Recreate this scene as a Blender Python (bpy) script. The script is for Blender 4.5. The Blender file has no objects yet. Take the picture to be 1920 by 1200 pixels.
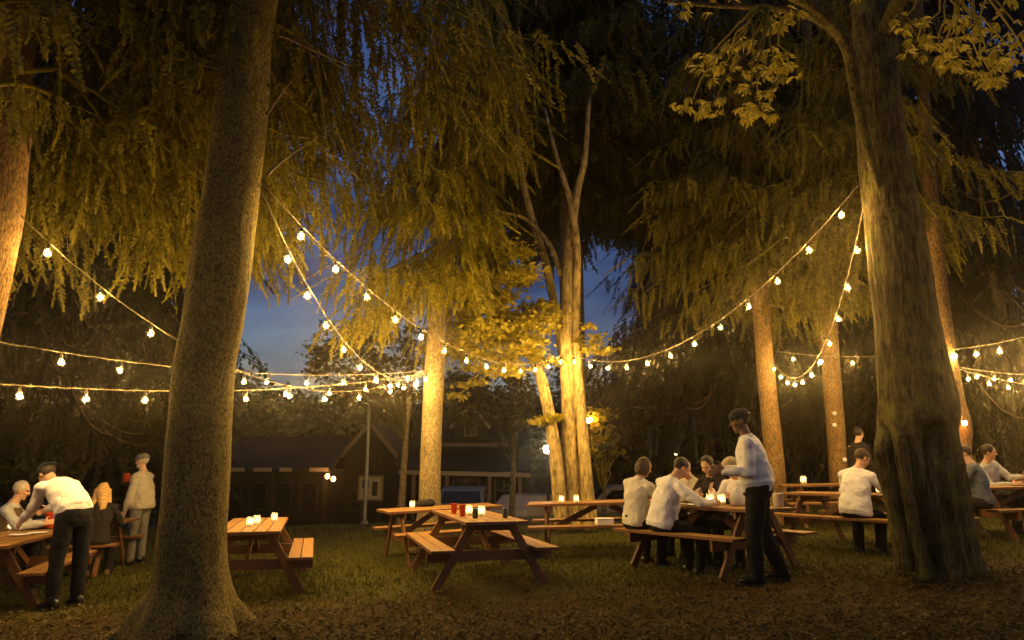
import bpy, bmesh, math, random
import numpy as np
from mathutils import Vector, Matrix, noise
R = math.radians
rng = np.random.default_rng(7)
random.seed(7)
scene = bpy.context.scene
COL = scene.collection

# ------------------------------------------------------------------ camera
F, CAMZ = 1280.0, 1.4
PITCH = math.atan(265 / 1280)
sP, cP = math.sin(PITCH), math.cos(PITCH)
cam_d = bpy.data.cameras.new('camera')
cam = bpy.data.objects.new('camera', cam_d)
COL.objects.link(cam)
cam.location = (0, 0, CAMZ)
cam.rotation_euler = (math.pi / 2 + PITCH, 0, 0)
cam_d.lens = 24
cam_d.sensor_width = 36
cam_d.clip_end = 1000
cam_d.dof.use_dof = True
cam_d.dof.focus_distance = 7.6
cam_d.dof.aperture_fstop = 2.0
scene.camera = cam


def sstep(a, b, x):
    t = min(1.0, max(0.0, (x - a) / (b - a)))
    return t * t * (3 - 2 * t)


T1X, T1Y = -2.85, 6.4
T7X, T7Y = 4.45, 7.5


def ground(x, y):
    """lawn: tilts gently up to the right, drops to the street behind"""
    z = 0.04 * max(-6.5, min(7.5, x))
    z -= 1.3 * sstep(18.2, 22.5, y)
    d1 = math.hypot(x - T1X, y - T1Y)
    z += 0.10 * math.exp(-(d1 / 0.75) ** 2)
    d7 = math.hypot(x - T7X - 0.15, y - T7Y)
    z += 0.12 * math.exp(-(d7 / 0.9) ** 2)
    z += 0.02 * noise.noise(Vector((x * .5, y * .5, 3.1)))
    return z


def ray(px, py):
    x = (px - 960) / F
    y = (600 - py) / F
    return Vector((x, -sP * y + cP, cP * y + sP))


def unp(px, py, Y):
    d = ray(px, py)
    return Vector((0, 0, CAMZ)) + d * (Y / d.y)


def px2x(px, Y, z=.2):
    return (px - 960) / F * (cP * Y + sP * (z - CAMZ))


def at(px, py, h=0.0):
    """where the sight line to a photo pixel meets a level h above the lawn"""
    Y = 8.0
    for _ in range(60):
        p = unp(px, py, Y)
        d = ray(px, py)
        zt = ground(p.x, p.y) + h
        Yn = (zt - CAMZ) / d.z * d.y if d.z < 0 else 40
        Y = 0.5 * Y + 0.5 * max(3, min(40, Yn))
    return unp(px, py, Y)


# ------------------------------------------------------------------ objects
def tag(o, label, cat, group=None, kind=None):
    o['label'] = label
    o['category'] = cat
    if group:
        o['group'] = group
    if kind:
        o['kind'] = kind
    return o


def empty(name, loc, rz=0.0):
    o = bpy.data.objects.new(name, None)
    COL.objects.link(o)
    o.location = loc
    o.rotation_euler = (0, 0, rz)
    o.empty_display_size = .1
    return o


def obj(name, me, mats=None, parent=None, smooth=None):
    if isinstance(me, MB):
        me = me.mesh(name)
    if mats is not None:
        me.materials.clear()
        for m in (mats if isinstance(mats, (list, tuple)) else [mats]):
            me.materials.append(m)
    o = bpy.data.objects.new(name, me)
    COL.objects.link(o)
    if parent:
        o.parent = parent
    if smooth is not None:
        me.polygons.foreach_set('use_smooth', [smooth] * len(me.polygons))
    return o


def copy_tree(o, parent=None):
    c = o.copy()
    COL.objects.link(c)
    c.parent = parent
    for ch in list(o.children):
        copy_tree(ch, c)
    return c


class MB:
    def __init__(self):
        self.v, self.f, self.m, self.s = [], [], [], []

    def add(self, vs, fs, mi=0, smooth=True):
        b = len(self.v)
        self.v += [tuple(p) for p in vs]
        for f in fs:
            self.f.append(tuple(i + b for i in f))
            self.m.append(mi)
            self.s.append(smooth)

    def box(self, c, size, rot=None, mi=0, bev=0.0):
        hx, hy, hz = size[0] / 2, size[1] / 2, size[2] / 2
        c = Vector(c)
        rot = rot or Matrix.Identity(3)
        if bev <= 0:
            vs = [(sx * hx, sy * hy, sz * hz) for sz in (-1, 1) for sx, sy in ((-1, -1), (1, -1), (1, 1), (-1, 1))]
            fs = [(3, 2, 1, 0), (4, 5, 6, 7), (0, 1, 5, 4), (1, 2, 6, 5), (2, 3, 7, 6), (3, 0, 4, 7)]
        else:
            b = min(bev, hx * .9, hy * .9, hz * .9)
            vs, fs = [], []
            for z, ins in ((-hz, b), (-hz + b, 0), (hz - b, 0), (hz, b)):
                x, y = hx - ins, hy - ins
                k = b * .6 if ins == 0 else b * .6
                vs += [(-x + k, -y, z), (x - k, -y, z), (x, -y + k, z), (x, y - k, z), (x - k, y, z), (-x + k, y, z), (-x, y - k, z), (-x, -y + k, z)]
            for r in range(3):
                for i in range(8):
                    j = (i + 1) % 8
                    fs.append((r * 8 + i, r * 8 + j, r * 8 + 8 + j, r * 8 + 8 + i))
            fs.append(tuple(range(7, -1, -1)))
            fs.append(tuple(range(24, 32)))
        self.add([c + rot @ Vector(p) for p in vs], fs, mi, False)

    def beam(self, p, q, w, h, up=(0, 0, 1), mi=0, bev=0.004):
        """plank from p to q, w across, h along up"""
        p, q = Vector(p), Vector(q)
        d = (q - p)
        L = d.length
        d.normalize()
        side = d.cross(Vector(up)).normalized()
        u = side.cross(d)
        m = Matrix((d, side, u)).transposed()
        self.box((p + q) / 2, (L, w, h), m, mi, bev)

    def tube(self, pts, rad, n=10, mi=0, cap=True, jit=None):
        pts = [Vector(p) for p in pts]
        rings = []
        ref = None
        for i, p in enumerate(pts):
            d = (pts[min(i + 1, len(pts) - 1)] - pts[max(i - 1, 0)])
            if d.length < 1e-9:
                d = Vector((0, 0, 1))
            d.normalize()
            if ref is None:
                ref = Vector((0, -1, 0)) if abs(d.y) < .9 else Vector((1, 0, 0))
            a = (ref - d * ref.dot(d)).normalized()
            ref = a
            b = d.cross(a)
            r = rad[i]
            ring = []
            for k in range(n):
                t = 2 * math.pi * k / n
                rr = r * (jit(p, t, i) if jit else 1)
                ring.append(p + (a * math.cos(t) + b * math.sin(t)) * rr)
            rings.append(ring)
        vs = [v for r in rings for v in r]
        fs = []
        for i in range(len(rings) - 1):
            for k in range(n):
                j = (k + 1) % n
                fs.append((i * n + k, i * n + j, i * n + n + j, i * n + n + k))
        if cap:
            fs.append(tuple(range(n - 1, -1, -1)))
            fs.append(tuple((len(rings) - 1) * n + k for k in range(n)))
        self.add(vs, fs, mi)

    def lathe(self, prof, n=16, c=(0, 0, 0), mi=0, axis=None):
        c = Vector(c)
        rot = axis or Matrix.Identity(3)
        vs, fs = [], []
        for r, z in prof:
            for k in range(n):
                t = 2 * math.pi * k / n
                vs.append(c + rot @ Vector((r * math.cos(t), r * math.sin(t), z)))
        for i in range(len(prof) - 1):
            for k in range(n):
                j = (k + 1) % n
                fs.append((i * n + k, i * n + j, i * n + n + j, i * n + n + k))
        fs.append(tuple(range(n - 1, -1, -1)))
        fs.append(tuple((len(prof) - 1) * n + k for k in range(n)))
        self.add(vs, fs, mi)

    def cone(self, p, q, r1, r2, n=14, mi=0):
        """round-ended tapered limb"""
        p, q = Vector(p), Vector(q)
        d = q - p
        L = d.length
        d = d / L if L > 1e-6 else Vector((0, 0, 1))
        pts, rad = [], []
        for a in (-85, -60, -30, 0):
            pts.append(p + d * r1 * math.sin(R(a)))
            rad.append(max(.0008, r1 * math.cos(R(a))))
        for a in (0, 30, 60, 85):
            pts.append(q + d * r2 * math.sin(R(a)))
            rad.append(max(.0008, r2 * math.cos(R(a))))
        ref = Vector((1, 0, 0)) if abs(d.x) < .8 else Vector((0, 1, 0))
        a_ = (ref - d * ref.dot(d)).normalized()
        b_ = d.cross(a_)
        vs, fs = [], []
        for c, r in zip(pts, rad):
            for k in range(n):
                t = 2 * math.pi * k / n
                vs.append(c + (a_ * math.cos(t) + b_ * math.sin(t)) * r)
        for i in range(len(pts) - 1):
            for k in range(n):
                j = (k + 1) % n
                fs.append((i * n + k, i * n + j, i * n + n + j, i * n + n + k))
        fs.append(tuple(range(n - 1, -1, -1)))
        fs.append(tuple((len(pts) - 1) * n + k for k in range(n)))
        self.add(vs, fs, mi)

    def ell(self, c, r, rot=None, n=18, m=12, mi=0):
        rot = rot or Matrix.Identity(3)
        c = Vector(c)
        vs, fs = [], []
        for i in range(m + 1):
            ph = -math.pi / 2 + math.pi * (i + .02) / (m + .04)
            for k in range(n):
                t = 2 * math.pi * k / n
                vs.append(c + rot @ Vector((r[0] * math.cos(ph) * math.cos(t), r[1] * math.cos(ph) * math.sin(t), r[2] * math.sin(ph))))
        for i in range(m):
            for k in range(n):
                j = (k + 1) % n
                fs.append((i * n + k, i * n + j, i * n + n + j, i * n + n + k))
        fs.append(tuple(range(n - 1, -1, -1)))
        fs.append(tuple(m * n + k for k in range(n)))
        self.add(vs, fs, mi)

    def loft(self, secs, n=24, mi=0):
        """secs: (centre, lateral unit, forward unit, half width, half depth)"""
        vs, fs = [], []
        for c, a, b, hw, hd in secs:
            for k in range(n):
                t = 2 * math.pi * k / n
                ct, st = math.cos(t), math.sin(t)
                e = .8
                vs.append(Vector(c) + Vector(a) * hw * math.copysign(abs(ct) ** e, ct) + Vector(b) * hd * math.copysign(abs(st) ** e, st))
        for i in range(len(secs) - 1):
            for k in range(n):
                j = (k + 1) % n
                fs.append((i * n + k, i * n + j, i * n + n + j, i * n + n + k))
        fs.append(tuple(range(n - 1, -1, -1)))
        fs.append(tuple((len(secs) - 1) * n + k for k in range(n)))
        self.add(vs, fs, mi)

    def mesh(self, name):
        me = bpy.data.meshes.new(name)
        me.from_pydata(self.v, [], self.f)
        me.polygons.foreach_set('material_index', self.m)
        me.polygons.foreach_set('use_smooth', self.s)
        me.update()
        return me


def fast_mesh(name, verts, quads, mat_idx=None, smooth=False):
    me = bpy.data.meshes.new(name)
    verts = np.ascontiguousarray(verts, dtype=np.float32)
    quads = np.ascontiguousarray(quads, dtype=np.int32)
    nq, k = quads.shape
    me.vertices.add(len(verts))
    me.vertices.foreach_set('co', verts.ravel())
    me.loops.add(nq * k)
    me.loops.foreach_set('vertex_index', quads.ravel())
    me.polygons.add(nq)
    me.polygons.foreach_set('loop_start', np.arange(0, nq * k, k, dtype=np.int32))
    if mat_idx is not None:
        me.polygons.foreach_set('material_index', np.asarray(mat_idx, dtype=np.int32))
    me.update(calc_edges=True)
    me.polygons.foreach_set('use_smooth', [smooth] * nq)
    return me


# ------------------------------------------------------------------ materials
def mat(name, build):
    m = bpy.data.materials.new(name)
    m.use_nodes = True
    nt = m.node_tree
    nt.nodes.clear()
    out = nt.nodes.new('ShaderNodeOutputMaterial')
    nd = lambda t, **k: _node(nt, t, **k)
    s = build(nt, nd)
    nt.links.new(s.outputs[0], out.inputs['Surface'])
    return m


def _node(nt, t, **k):
    n = nt.nodes.new('ShaderNode' + t)
    for a, b in k.items():
        if a.startswith('i_'):
            key = a[2:].replace('_', ' ')
            tgt = n.inputs[int(key)] if key.isdigit() else n.inputs[key]
            if isinstance(b, bpy.types.NodeSocket):
                nt.links.new(b, tgt)
            else:
                tgt.default_value = b
        else:
            setattr(n, a, b)
    return n


def C4(c):
    return (c[0], c[1], c[2], 1)


def ramp(nt, fac, stops):
    r = nt.nodes.new('ShaderNodeValToRGB')
    nt.links.new(fac, r.inputs[0])
    e = r.color_ramp.elements
    while len(e) < len(stops):
        e.new(.5)
    for el, (p, c) in zip(e, stops):
        el.position = p
        el.color = C4(c)
    return r.outputs[0]


def simple(name, c, rough=.6, var=.25, scale=18., bump=.0, bscale=60., spec=.3, metal=0.):
    def b(nt, nd):
        tc = nd('TexCoord')
        n = nd('TexNoise', i_Vector=tc.outputs['Object'], i_Scale=scale, i_Detail=6., i_Roughness=.6)
        col = ramp(nt, n.outputs[0], [(.25, [x * (1 - var) for x in c]), (.75, [min(1, x * (1 + var)) for x in c])])
        p = nd('BsdfPrincipled', i_Base_Color=col, i_Roughness=rough, i_Metallic=metal)
        p.inputs['Specular IOR Level'].default_value = spec
        if bump:
            n2 = nd('TexNoise', i_Vector=tc.outputs['Object'], i_Scale=bscale, i_Detail=5.)
            bp = nd('Bump', i_Strength=bump, i_Distance=.01, i_Height=n2.outputs[0])
            nt.links.new(bp.outputs[0], p.inputs['Normal'])
        return p
    return mat(name, b)


def bark(name, c1, c2, moss=None, sx=9., sz=2.2, strength=1.0, patch=.0, bd=.03):
    def b(nt, nd):
        tc = nd('TexCoord')
        mp = nd('Mapping', i_Vector=tc.outputs['Object'])
        mp.inputs['Scale'].default_value = (sx, sx, sz)
        wob = nd('TexNoise', i_Vector=tc.outputs['Object'], i_Scale=4., i_Detail=4.)
        mx = nd('Mix', data_type='VECTOR')
        mx.inputs[0].default_value = .18
        nt.links.new(mp.outputs[0], mx.inputs[4])
        nt.links.new(wob.outputs[1], mx.inputs[5])
        vor = nd('TexVoronoi', feature='F1', i_Scale=2.4, i_Randomness=1.0)
        nt.links.new(mx.outputs[1], vor.inputs['Vector'])
        n = nd('TexNoise', i_Scale=2.6, i_Detail=10., i_Roughness=.74)
        nt.links.new(mp.outputs[0], n.inputs['Vector'])
        n3 = nd('TexNoise', i_Vector=tc.outputs['Object'], i_Scale=48., i_Detail=4.)
        big = nd('TexNoise', i_Vector=tc.outputs['Object'], i_Scale=1.7, i_Detail=5., i_Roughness=.65)
        sep = nd('SeparateColor', i_0=vor.outputs['Color'])
        v1 = nd('Math', operation='MULTIPLY_ADD', i_0=vor.outputs['Distance'], i_1=-.22, i_2=n.outputs[0])
        v2 = nd('Math', operation='MULTIPLY_ADD', i_0=sep.outputs[0], i_1=.13, i_2=v1.outputs[0])
        h2 = nd('Math', operation='MULTIPLY_ADD', i_0=n3.outputs[0], i_1=.16, i_2=v2.outputs[0])
        col = ramp(nt, h2.outputs[0], [(.33, [x * .22 for x in c1]), (.47, c1), (.63, c2), (.78, [min(1, x * 1.35) for x in c2])])
        m2 = nd('Mix', data_type='RGBA', blend_type='MULTIPLY')
        m2.inputs[0].default_value = .8
        nt.links.new(col, m2.inputs[6])
        nt.links.new(ramp(nt, big.outputs[0], [(.3, (.55, .52, .5)), (.7, (1.25, 1.2, 1.1))]), m2.inputs[7])
        outc = m2.outputs[2]
        if moss:
            ms = nd('TexNoise', i_Vector=tc.outputs['Object'], i_Scale=3.4, i_Detail=8., i_Roughness=.75)
            mm = nd('Mix', data_type='RGBA')
            nt.links.new(ramp(nt, ms.outputs[0], [(.52 - patch, (0, 0, 0)), (.66 - patch, (.85, .85, .85))]), mm.inputs[0])
            nt.links.new(outc, mm.inputs[6])
            mm.inputs[7].default_value = C4(moss)
            outc = mm.outputs[2]
        p = nd('BsdfPrincipled', i_Base_Color=outc, i_Roughness=.9)
        p.inputs['Specular IOR Level'].default_value = .15
        bp = nd('Bump', i_Strength=strength, i_Distance=bd, i_Height=h2.outputs[0])
        nt.links.new(bp.outputs[0], p.inputs['Normal'])
        return p
    return mat(name, b)


def leafmat(name, c1, c2, trans=.35, rough=.6, scale=1.2):
    def b(nt, nd):
        g = nd('NewGeometry')
        tc = nd('TexCoord')
        n = nd('TexNoise', i_Vector=tc.outputs['Object'], i_Scale=scale, i_Detail=3.)
        a = nd('Math', operation='MULTIPLY_ADD', i_0=g.outputs['Random Per Island'], i_1=.6)
        s_ = nd('Math', operation='MULTIPLY_ADD', i_0=n.outputs[0], i_1=.8, i_2=-.2)
        nt.links.new(s_.outputs[0], a.inputs[2])
        col = ramp(nt, a.outputs[0], [(.15, c1), (.85, c2)])
        p = nd('BsdfPrincipled', i_Base_Color=col, i_Roughness=rough)
        p.inputs['Specular IOR Level'].default_value = .25
        t = nd('BsdfTranslucent', i_Color=col)
        mx = nd('MixShader', i_0=trans)
        nt.links.new(p.outputs[0], mx.inputs[1])
        nt.links.new(t.outputs[0], mx.inputs[2])
        return mx
    return mat(name, b)


def wood(name, c1, c2, rough=.55):
    def b(nt, nd):
        tc = nd('TexCoord')
        mp = nd('Mapping', i_Vector=tc.outputs['Object'])
        mp.inputs['Scale'].default_value = (1.2, 22, 22)
        n = nd('TexNoise', i_Vector=mp.outputs[0], i_Scale=2.2, i_Detail=8., i_Roughness=.65, i_Distortion=.4)
        big = nd('TexNoise', i_Vector=tc.outputs['Object'], i_Scale=3.1, i_Detail=6.)
        g = nd('NewGeometry')
        a = nd('Math', operation='MULTIPLY_ADD', i_0=g.outputs['Random Per Island'], i_1=.3, i_2=n.outputs[0])
        a2 = nd('Math', operation='MULTIPLY_ADD', i_0=big.outputs[0], i_1=.5, i_2=a.outputs[0])
        col = ramp(nt, a2.outputs[0], [(.45, c1), (1.15, c2)])
        p = nd('BsdfPrincipled', i_Base_Color=col, i_Roughness=rough)
        p.inputs['Specular IOR Level'].default_value = .3
        bp = nd('Bump', i_Strength=.35, i_Distance=.004, i_Height=n.outputs[0])
        nt.links.new(bp.outputs[0], p.inputs['Normal'])
        return p
    return mat(name, b)


def cloth(name, c, fold=.5, rough=.85, scale=9.):
    def b(nt, nd):
        tc = nd('TexCoord')
        n = nd('TexNoise', i_Vector=tc.outputs['Object'], i_Scale=scale, i_Detail=3., i_Distortion=1.2)
        w = nd('TexNoise', i_Vector=tc.outputs['Object'], i_Scale=420., i_Detail=2.)
        col = ramp(nt, n.outputs[0], [(.2, [x * .86 for x in c]), (.8, c)])
        p = nd('BsdfPrincipled', i_Base_Color=col, i_Roughness=rough)
        p.inputs['Specular IOR Level'].default_value = .15
        hh = nd('Math', operation='MULTIPLY_ADD', i_0=w.outputs[0], i_1=.04, i_2=n.outputs[0])
        bp = nd('Bump', i_Strength=fold, i_Distance=.05, i_Height=hh.outputs[0])
        nt.links.new(bp.outputs[0], p.inputs['Normal'])
        return p
    return mat(name, b)


def emit(name, c, s):
    return mat(name, lambda nt, nd: nd('Emission', i_Color=C4(c), i_Strength=s))


WARM = (1.0, .60, .205)
M = {}
M['bulb'] = emit('bulb_glow', (1.0, .62, .19), 3500.)


def _bulbglass(nt, nd):
    t = nd('BsdfTranslucent', i_Color=(1, .92, .80, 1))
    tr = nd('BsdfTransparent', i_Color=(1, .99, .96, 1))
    mx = nd('MixShader', i_0=.0150)
    nt.links.new(tr.outputs[0], mx.inputs[1])
    nt.links.new(t.outputs[0], mx.inputs[2])
    return mx


M['bulb_glass'] = mat('bulb_glass', _bulbglass)
M['flame'] = emit('candle_flame', (1.0, .56, .17), 95.)
M['white_lamp'] = emit('white_lamp_glow', (1.0, .86, .62), 230.)
M['dim_lamp'] = emit('dim_lamp_glow', (1.0, .48, .12), 45.)
M['lantern'] = emit('lantern_glow', (1.0, .42, .10), 110.)
M['amber_lamp'] = emit('amber_lamp_glow', (1.0, .5, .12), 260.)
M['cable'] = simple('cable_cord', (.20, .155, .085), .6, .15, 30)
M['socket'] = simple('socket_plastic', (.02, .02, .02), .4)
M['spruce_bark'] = bark('spruce_bark', (.115, .085, .055), (.27, .21, .14), None, 20., 9., .9)
M['big_spruce_bark'] = bark('big_spruce_bark', (.215, .165, .052), (.41, .32, .095), (.29, .265, .05), 25., 15., 1.0, -.04, .06)
M['pine_bark'] = bark('pine_bark', (.17, .105, .045), (.34, .215, .085), None, 26., 9., .6)
M['pale_bark'] = bark('pale_bark', (.165, .128, .062), (.31, .245, .12), None, 26., 9., .6)
M['maple_bark'] = bark('maple_bark', (.34, .26, .11), (.58, .44, .18), (.40, .35, .11), 9., 2.5, .5, -.05)
M['old_bark'] = bark('old_bark', (.085, .065, .028), (.215, .165, .07), (.19, .175, .035), 17., 2.6, 1.0, .03, .07)
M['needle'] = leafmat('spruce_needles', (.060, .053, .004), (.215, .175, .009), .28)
M['needle_lit'] = leafmat('lit_spruce_needles', (.105, .095, .006), (.37, .30, .014), .3)  # brighter copy of the needles, bulb light put into the colour
M['shaded_needle'] = leafmat('shaded_spruce_needles', (.014, .012, .004), (.040, .032, .008), .25, scale=.6)  # darker copy of the needles, background gloom put into the colour
M['hickory_leaf'] = leafmat('broad_leaf', (.25, .21, .018), (.60, .48, .05), .45, .4)
M['maple_leaf'] = leafmat('maple_leaf', (.24, .205, .014), (.56, .45, .04), .5, .5)
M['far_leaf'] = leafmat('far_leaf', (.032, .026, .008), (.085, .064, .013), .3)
M['twig'] = simple('twig_wood', (.16, .11, .06), .85, .3)
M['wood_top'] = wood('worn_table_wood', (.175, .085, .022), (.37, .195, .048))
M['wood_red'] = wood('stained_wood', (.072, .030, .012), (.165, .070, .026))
M['skin'] = simple('skin', (.52, .30, .19), .5, .1, 12)
M['skin_dark'] = simple('dark_skin', (.16, .085, .05), .45, .1, 12)
M['eye'] = simple('eye', (.04, .03, .025), .2)
M['lip'] = simple('lip', (.38, .14, .11), .45)
M['white'] = cloth('white_cotton', (.78, .75, .72))
M['cream'] = cloth('cream_jacket', (.62, .57, .46))
M['beige'] = cloth('beige_jacket', (.45, .40, .30))
M['black'] = cloth('black_trousers', (.010, .010, .012), .35)
M['hollow_shade'] = simple('shaded_hollow_wood', (.012, .009, .007), .95, .4, 30)  # near-black wood inside the hollow, its shade put into the colour
M['dark'] = cloth('dark_coat', (.022, .018, .018), .4)
M['brown'] = cloth('brown_vest', (.11, .075, .045), .4)
M['greyblue'] = cloth('grey_blue_jacket', (.11, .12, .15), .5)
M['lightgrey'] = cloth('pale_grey_shirt', (.42, .42, .42))
M['greytrouser'] = cloth('grey_trousers', (.17, .155, .135), .5)
M['shoe_black'] = simple('black_leather', (.012, .011, .010), .35)
M['shoe_brown'] = simple('brown_leather', (.16, .08, .04), .5)
M['sole'] = simple('pale_sole', (.72, .70, .66), .6)
M['hair_dark'] = simple('dark_hair', (.022, .014, .010), .5, .5, 40, .6, 160)
M['hair_brown'] = simple('brown_hair', (.055, .028, .013), .5, .5, 40, .6, 160)
M['hair_blond'] = simple('blond_hair', (.55, .33, .12), .5, .35, 40, .7, 150)
M['hair_grey'] = simple('grey_hair', (.42, .36, .28), .5, .3, 40, .6, 160)
M['cap_tan'] = simple('tan_cap', (.30, .24, .15), .8, .2)
M['cap_black'] = simple('black_cap', (.010, .010, .011), .8, .2)
M['cap_grey'] = simple('grey_cap', (.12, .12, .11), .8, .2)
M['red_cup'] = simple('red_plastic', (.50, .055, .02), .35, .1)
M['can'] = simple('dark_green_can', (.045, .065, .05), .35, .3, 25, metal=.3)
M['can_top'] = simple('can_rim', (.5, .5, .5), .3, metal=.9)
M['paper'] = simple('white_paper', (.75, .73, .68), .7, .06)
M['plastic_bag'] = simple('white_plastic', (.74, .72, .66), .4, .06, bump=.5, bscale=14)
M['steel'] = simple('galvanised_steel', (.16, .155, .145), .45, .2, metal=.6)
M['siding'] = simple('brown_siding', (.03, .02, .014), .8, .25, 5)
M['siding_dark'] = simple('dark_siding', (.010, .008, .006), .8, .25, 5)
M['roofing'] = simple('dark_shingle', (.013, .011, .010), .85, .3, 8, .5, 30)
M['trim'] = simple('pale_trim', (.38, .28, .18), .6, .15)
M['trim_dim'] = simple('dimmed_trim', (.20, .13, .08), .6, .15)  # darker copy of the trim, weak light put into the colour
M['window'] = simple('dark_window_glass', (.015, .016, .02), .1, .1, spec=.6)
M['car_tan'] = simple('tan_car_paint', (.38, .30, .19), .3, .04, spec=.6)
M['car_grey'] = simple('grey_car_paint', (.17, .17, .17), .3, .04, spec=.6)
M['tyre'] = simple('tyre_rubber', (.015, .015, .015), .8)
M['chrome'] = simple('headlight_glass', (.5, .5, .48), .15, .05, spec=.8)
M['board'] = simple('cream_board', (.36, .28, .16), .7, .15, 6)


def _jar(nt, nd):
    tc = nd('TexCoord')
    v = nd('TexVoronoi', i_Vector=tc.outputs['Object'], i_Scale=38.)
    k = ramp(nt, v.outputs[0], [(.25, (0, 0, 0)), (.5, (.75, .75, .75))])
    t = nd('BsdfTranslucent', i_Color=(.95, .93, .88, 1))
    tr = nd('BsdfTransparent', i_Color=(.97, .96, .93, 1))
    mx = nd('MixShader')
    nt.links.new(k, mx.inputs[0])
    nt.links.new(t.outputs[0], mx.inputs[1])
    nt.links.new(tr.outputs[0], mx.inputs[2])
    gl = nd('BsdfGlossy', i_Roughness=.15)
    m2 = nd('MixShader', i_0=.06)
    nt.links.new(mx.outputs[0], m2.inputs[1])
    nt.links.new(gl.outputs[0], m2.inputs[2])
    return m2


M['jar'] = mat('frosted_jar', _jar)
M['wax'] = simple('candle_wax', (.80, .74, .60), .5)


def _lawn(nt, nd):
    tc = nd('TexCoord')
    P = tc.outputs['Object']
    n1 = nd('TexNoise', i_Vector=P, i_Scale=.55, i_Detail=6., i_Roughness=.6)
    n2 = nd('TexNoise', i_Vector=P, i_Scale=9., i_Detail=8., i_Roughness=.7)
    n3 = nd('TexNoise', i_Vector=P, i_Scale=70., i_Detail=4.)
    g = ramp(nt, n2.outputs[0], [(.3, (.034, .036, .007)), (.7, (.092, .084, .014))])
    d = ramp(nt, n2.outputs[0], [(.3, (.028, .018, .005)), (.7, (.085, .052, .012))])
    sx = nd('SeparateXYZ', i_Vector=P)
    ry = nd('MapRange', i_Value=sx.outputs[1])
    ry.inputs['From Min'].default_value = 9.2
    ry.inputs['From Max'].default_value = 6.6
    ad = nd('Math', operation='MULTIPLY_ADD', i_0=ry.outputs[0], i_1=.35, i_2=n1.outputs[0])
    k = ramp(nt, ad.outputs[0], [(.54, (0, 0, 0)), (.72, (1, 1, 1))])
    mx = nd('Mix', data_type='RGBA')
    nt.links.new(k, mx.inputs[0])
    nt.links.new(g, mx.inputs[6])
    nt.links.new(d, mx.inputs[7])
    p = nd('BsdfPrincipled', i_Base_Color=mx.outputs[2], i_Roughness=.95)
    p.inputs['Specular IOR Level'].default_value = .1
    hh = nd('Math', operation='MULTIPLY_ADD', i_0=n3.outputs[0], i_1=.5, i_2=n2.outputs[0])
    bp = nd('Bump', i_Strength=.9, i_Distance=.04, i_Height=hh.outputs[0])
    nt.links.new(bp.outputs[0], p.inputs['Normal'])
    return p


M['lawn'] = mat('lawn_soil', _lawn)
M['blade'] = leafmat('grass_blade', (.05, .052, .008), (.14, .125, .018), .3, .6, .5)
M['litter'] = leafmat('dry_leaf', (.025, .019, .005), (.115, .082, .018), .15, .8, 2.)
M['asphalt'] = simple('asphalt', (.045, .043, .04), .9, .3, 12, .4, 80)

# ------------------------------------------------------------------ sky
world = bpy.data.worlds.new('World')
scene.world = world
world.use_nodes = True
wt = world.node_tree
wt.nodes.clear()
wn = lambda t, **k: _node(wt, t, **k)
sky = wn('TexSky', sky_type='NISHITA')
sky.sun_disc = False
sky.sun_elevation = R(1.0)
sky.sun_rotation = R(90)
tcw = wn('TexCoord')
mpw = wn('Mapping', i_Vector=tcw.outputs['Generated'])
mpw.inputs['Scale'].default_value = (1.6, 1.6, 5.5)
cl = wn('TexNoise', i_Vector=mpw.outputs[0], i_Scale=2.3, i_Detail=8., i_Roughness=.58, i_Distortion=.4)
ck = ramp(wt, cl.outputs[0], [(.42, (0, 0, 0)), (.68, (1, 1, 1))])
tint = wn('Mix', data_type='RGBA', blend_type='MULTIPLY')
tint.inputs[0].default_value = 1
wt.links.new(sky.outputs[0], tint.inputs[6])
tint.inputs[7].default_value = (.72, 1.06, 2.4, 1)
mixw = wn('Mix', data_type='RGBA', blend_type='MULTIPLY')
mixw.inputs[0].default_value = 1
wt.links.new(tint.outputs[2], mixw.inputs[6])
wt.links.new(ramp(wt, cl.outputs[0], [(.38, (.42, .46, .62)), (.68, (1.75, 1.65, 1.45))]), mixw.inputs[7])
bgn = wn('Background', i_Strength=.135)
wt.links.new(mixw.outputs[2], bgn.inputs['Color'])
wo = wt.nodes.new('ShaderNodeOutputWorld')
wt.links.new(bgn.outputs[0], wo.inputs['Surface'])

# ------------------------------------------------------------------ ground
def grid(name, xs, ys, zf):
    X, Y = np.meshgrid(xs, ys)
    V = np.array([(x, y, zf(x, y)) for x, y in zip(X.ravel(), Y.ravel())])
    nx = len(xs)
    I = np.arange(len(ys) - 1)[:, None] * nx + np.arange(nx - 1)[None]
    I = I.ravel()
    return fast_mesh(name, V, np.stack([I, I + 1, I + nx + 1, I + nx], 1), smooth=True)


xs = np.concatenate([np.linspace(-85, -22, 10), np.linspace(-20, 20, 121), np.linspace(22, 85, 10)])
ys = np.concatenate([np.linspace(-12, 1, 10), np.linspace(1.5, 24, 96), np.linspace(25, 95, 24)])
o = obj('ground', grid('ground', xs, ys, ground), M['lawn'])
o['kind'] = 'structure'
b = MB()
b.box((0, 27.0, -1.292), (120, 7, .012))
o = obj('street', b, M['asphalt'])
o['kind'] = 'structure'

# grass
def scatter(n, x0, x1, y0, y1):
    """more dense near the camera"""
    u = rng.random(n)
    y = 1 / (1 / y0 + (1 / y1 - 1 / y0) * u)
    x = (rng.random(n) * (x1 - x0) + x0) * y
    return x, y


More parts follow.
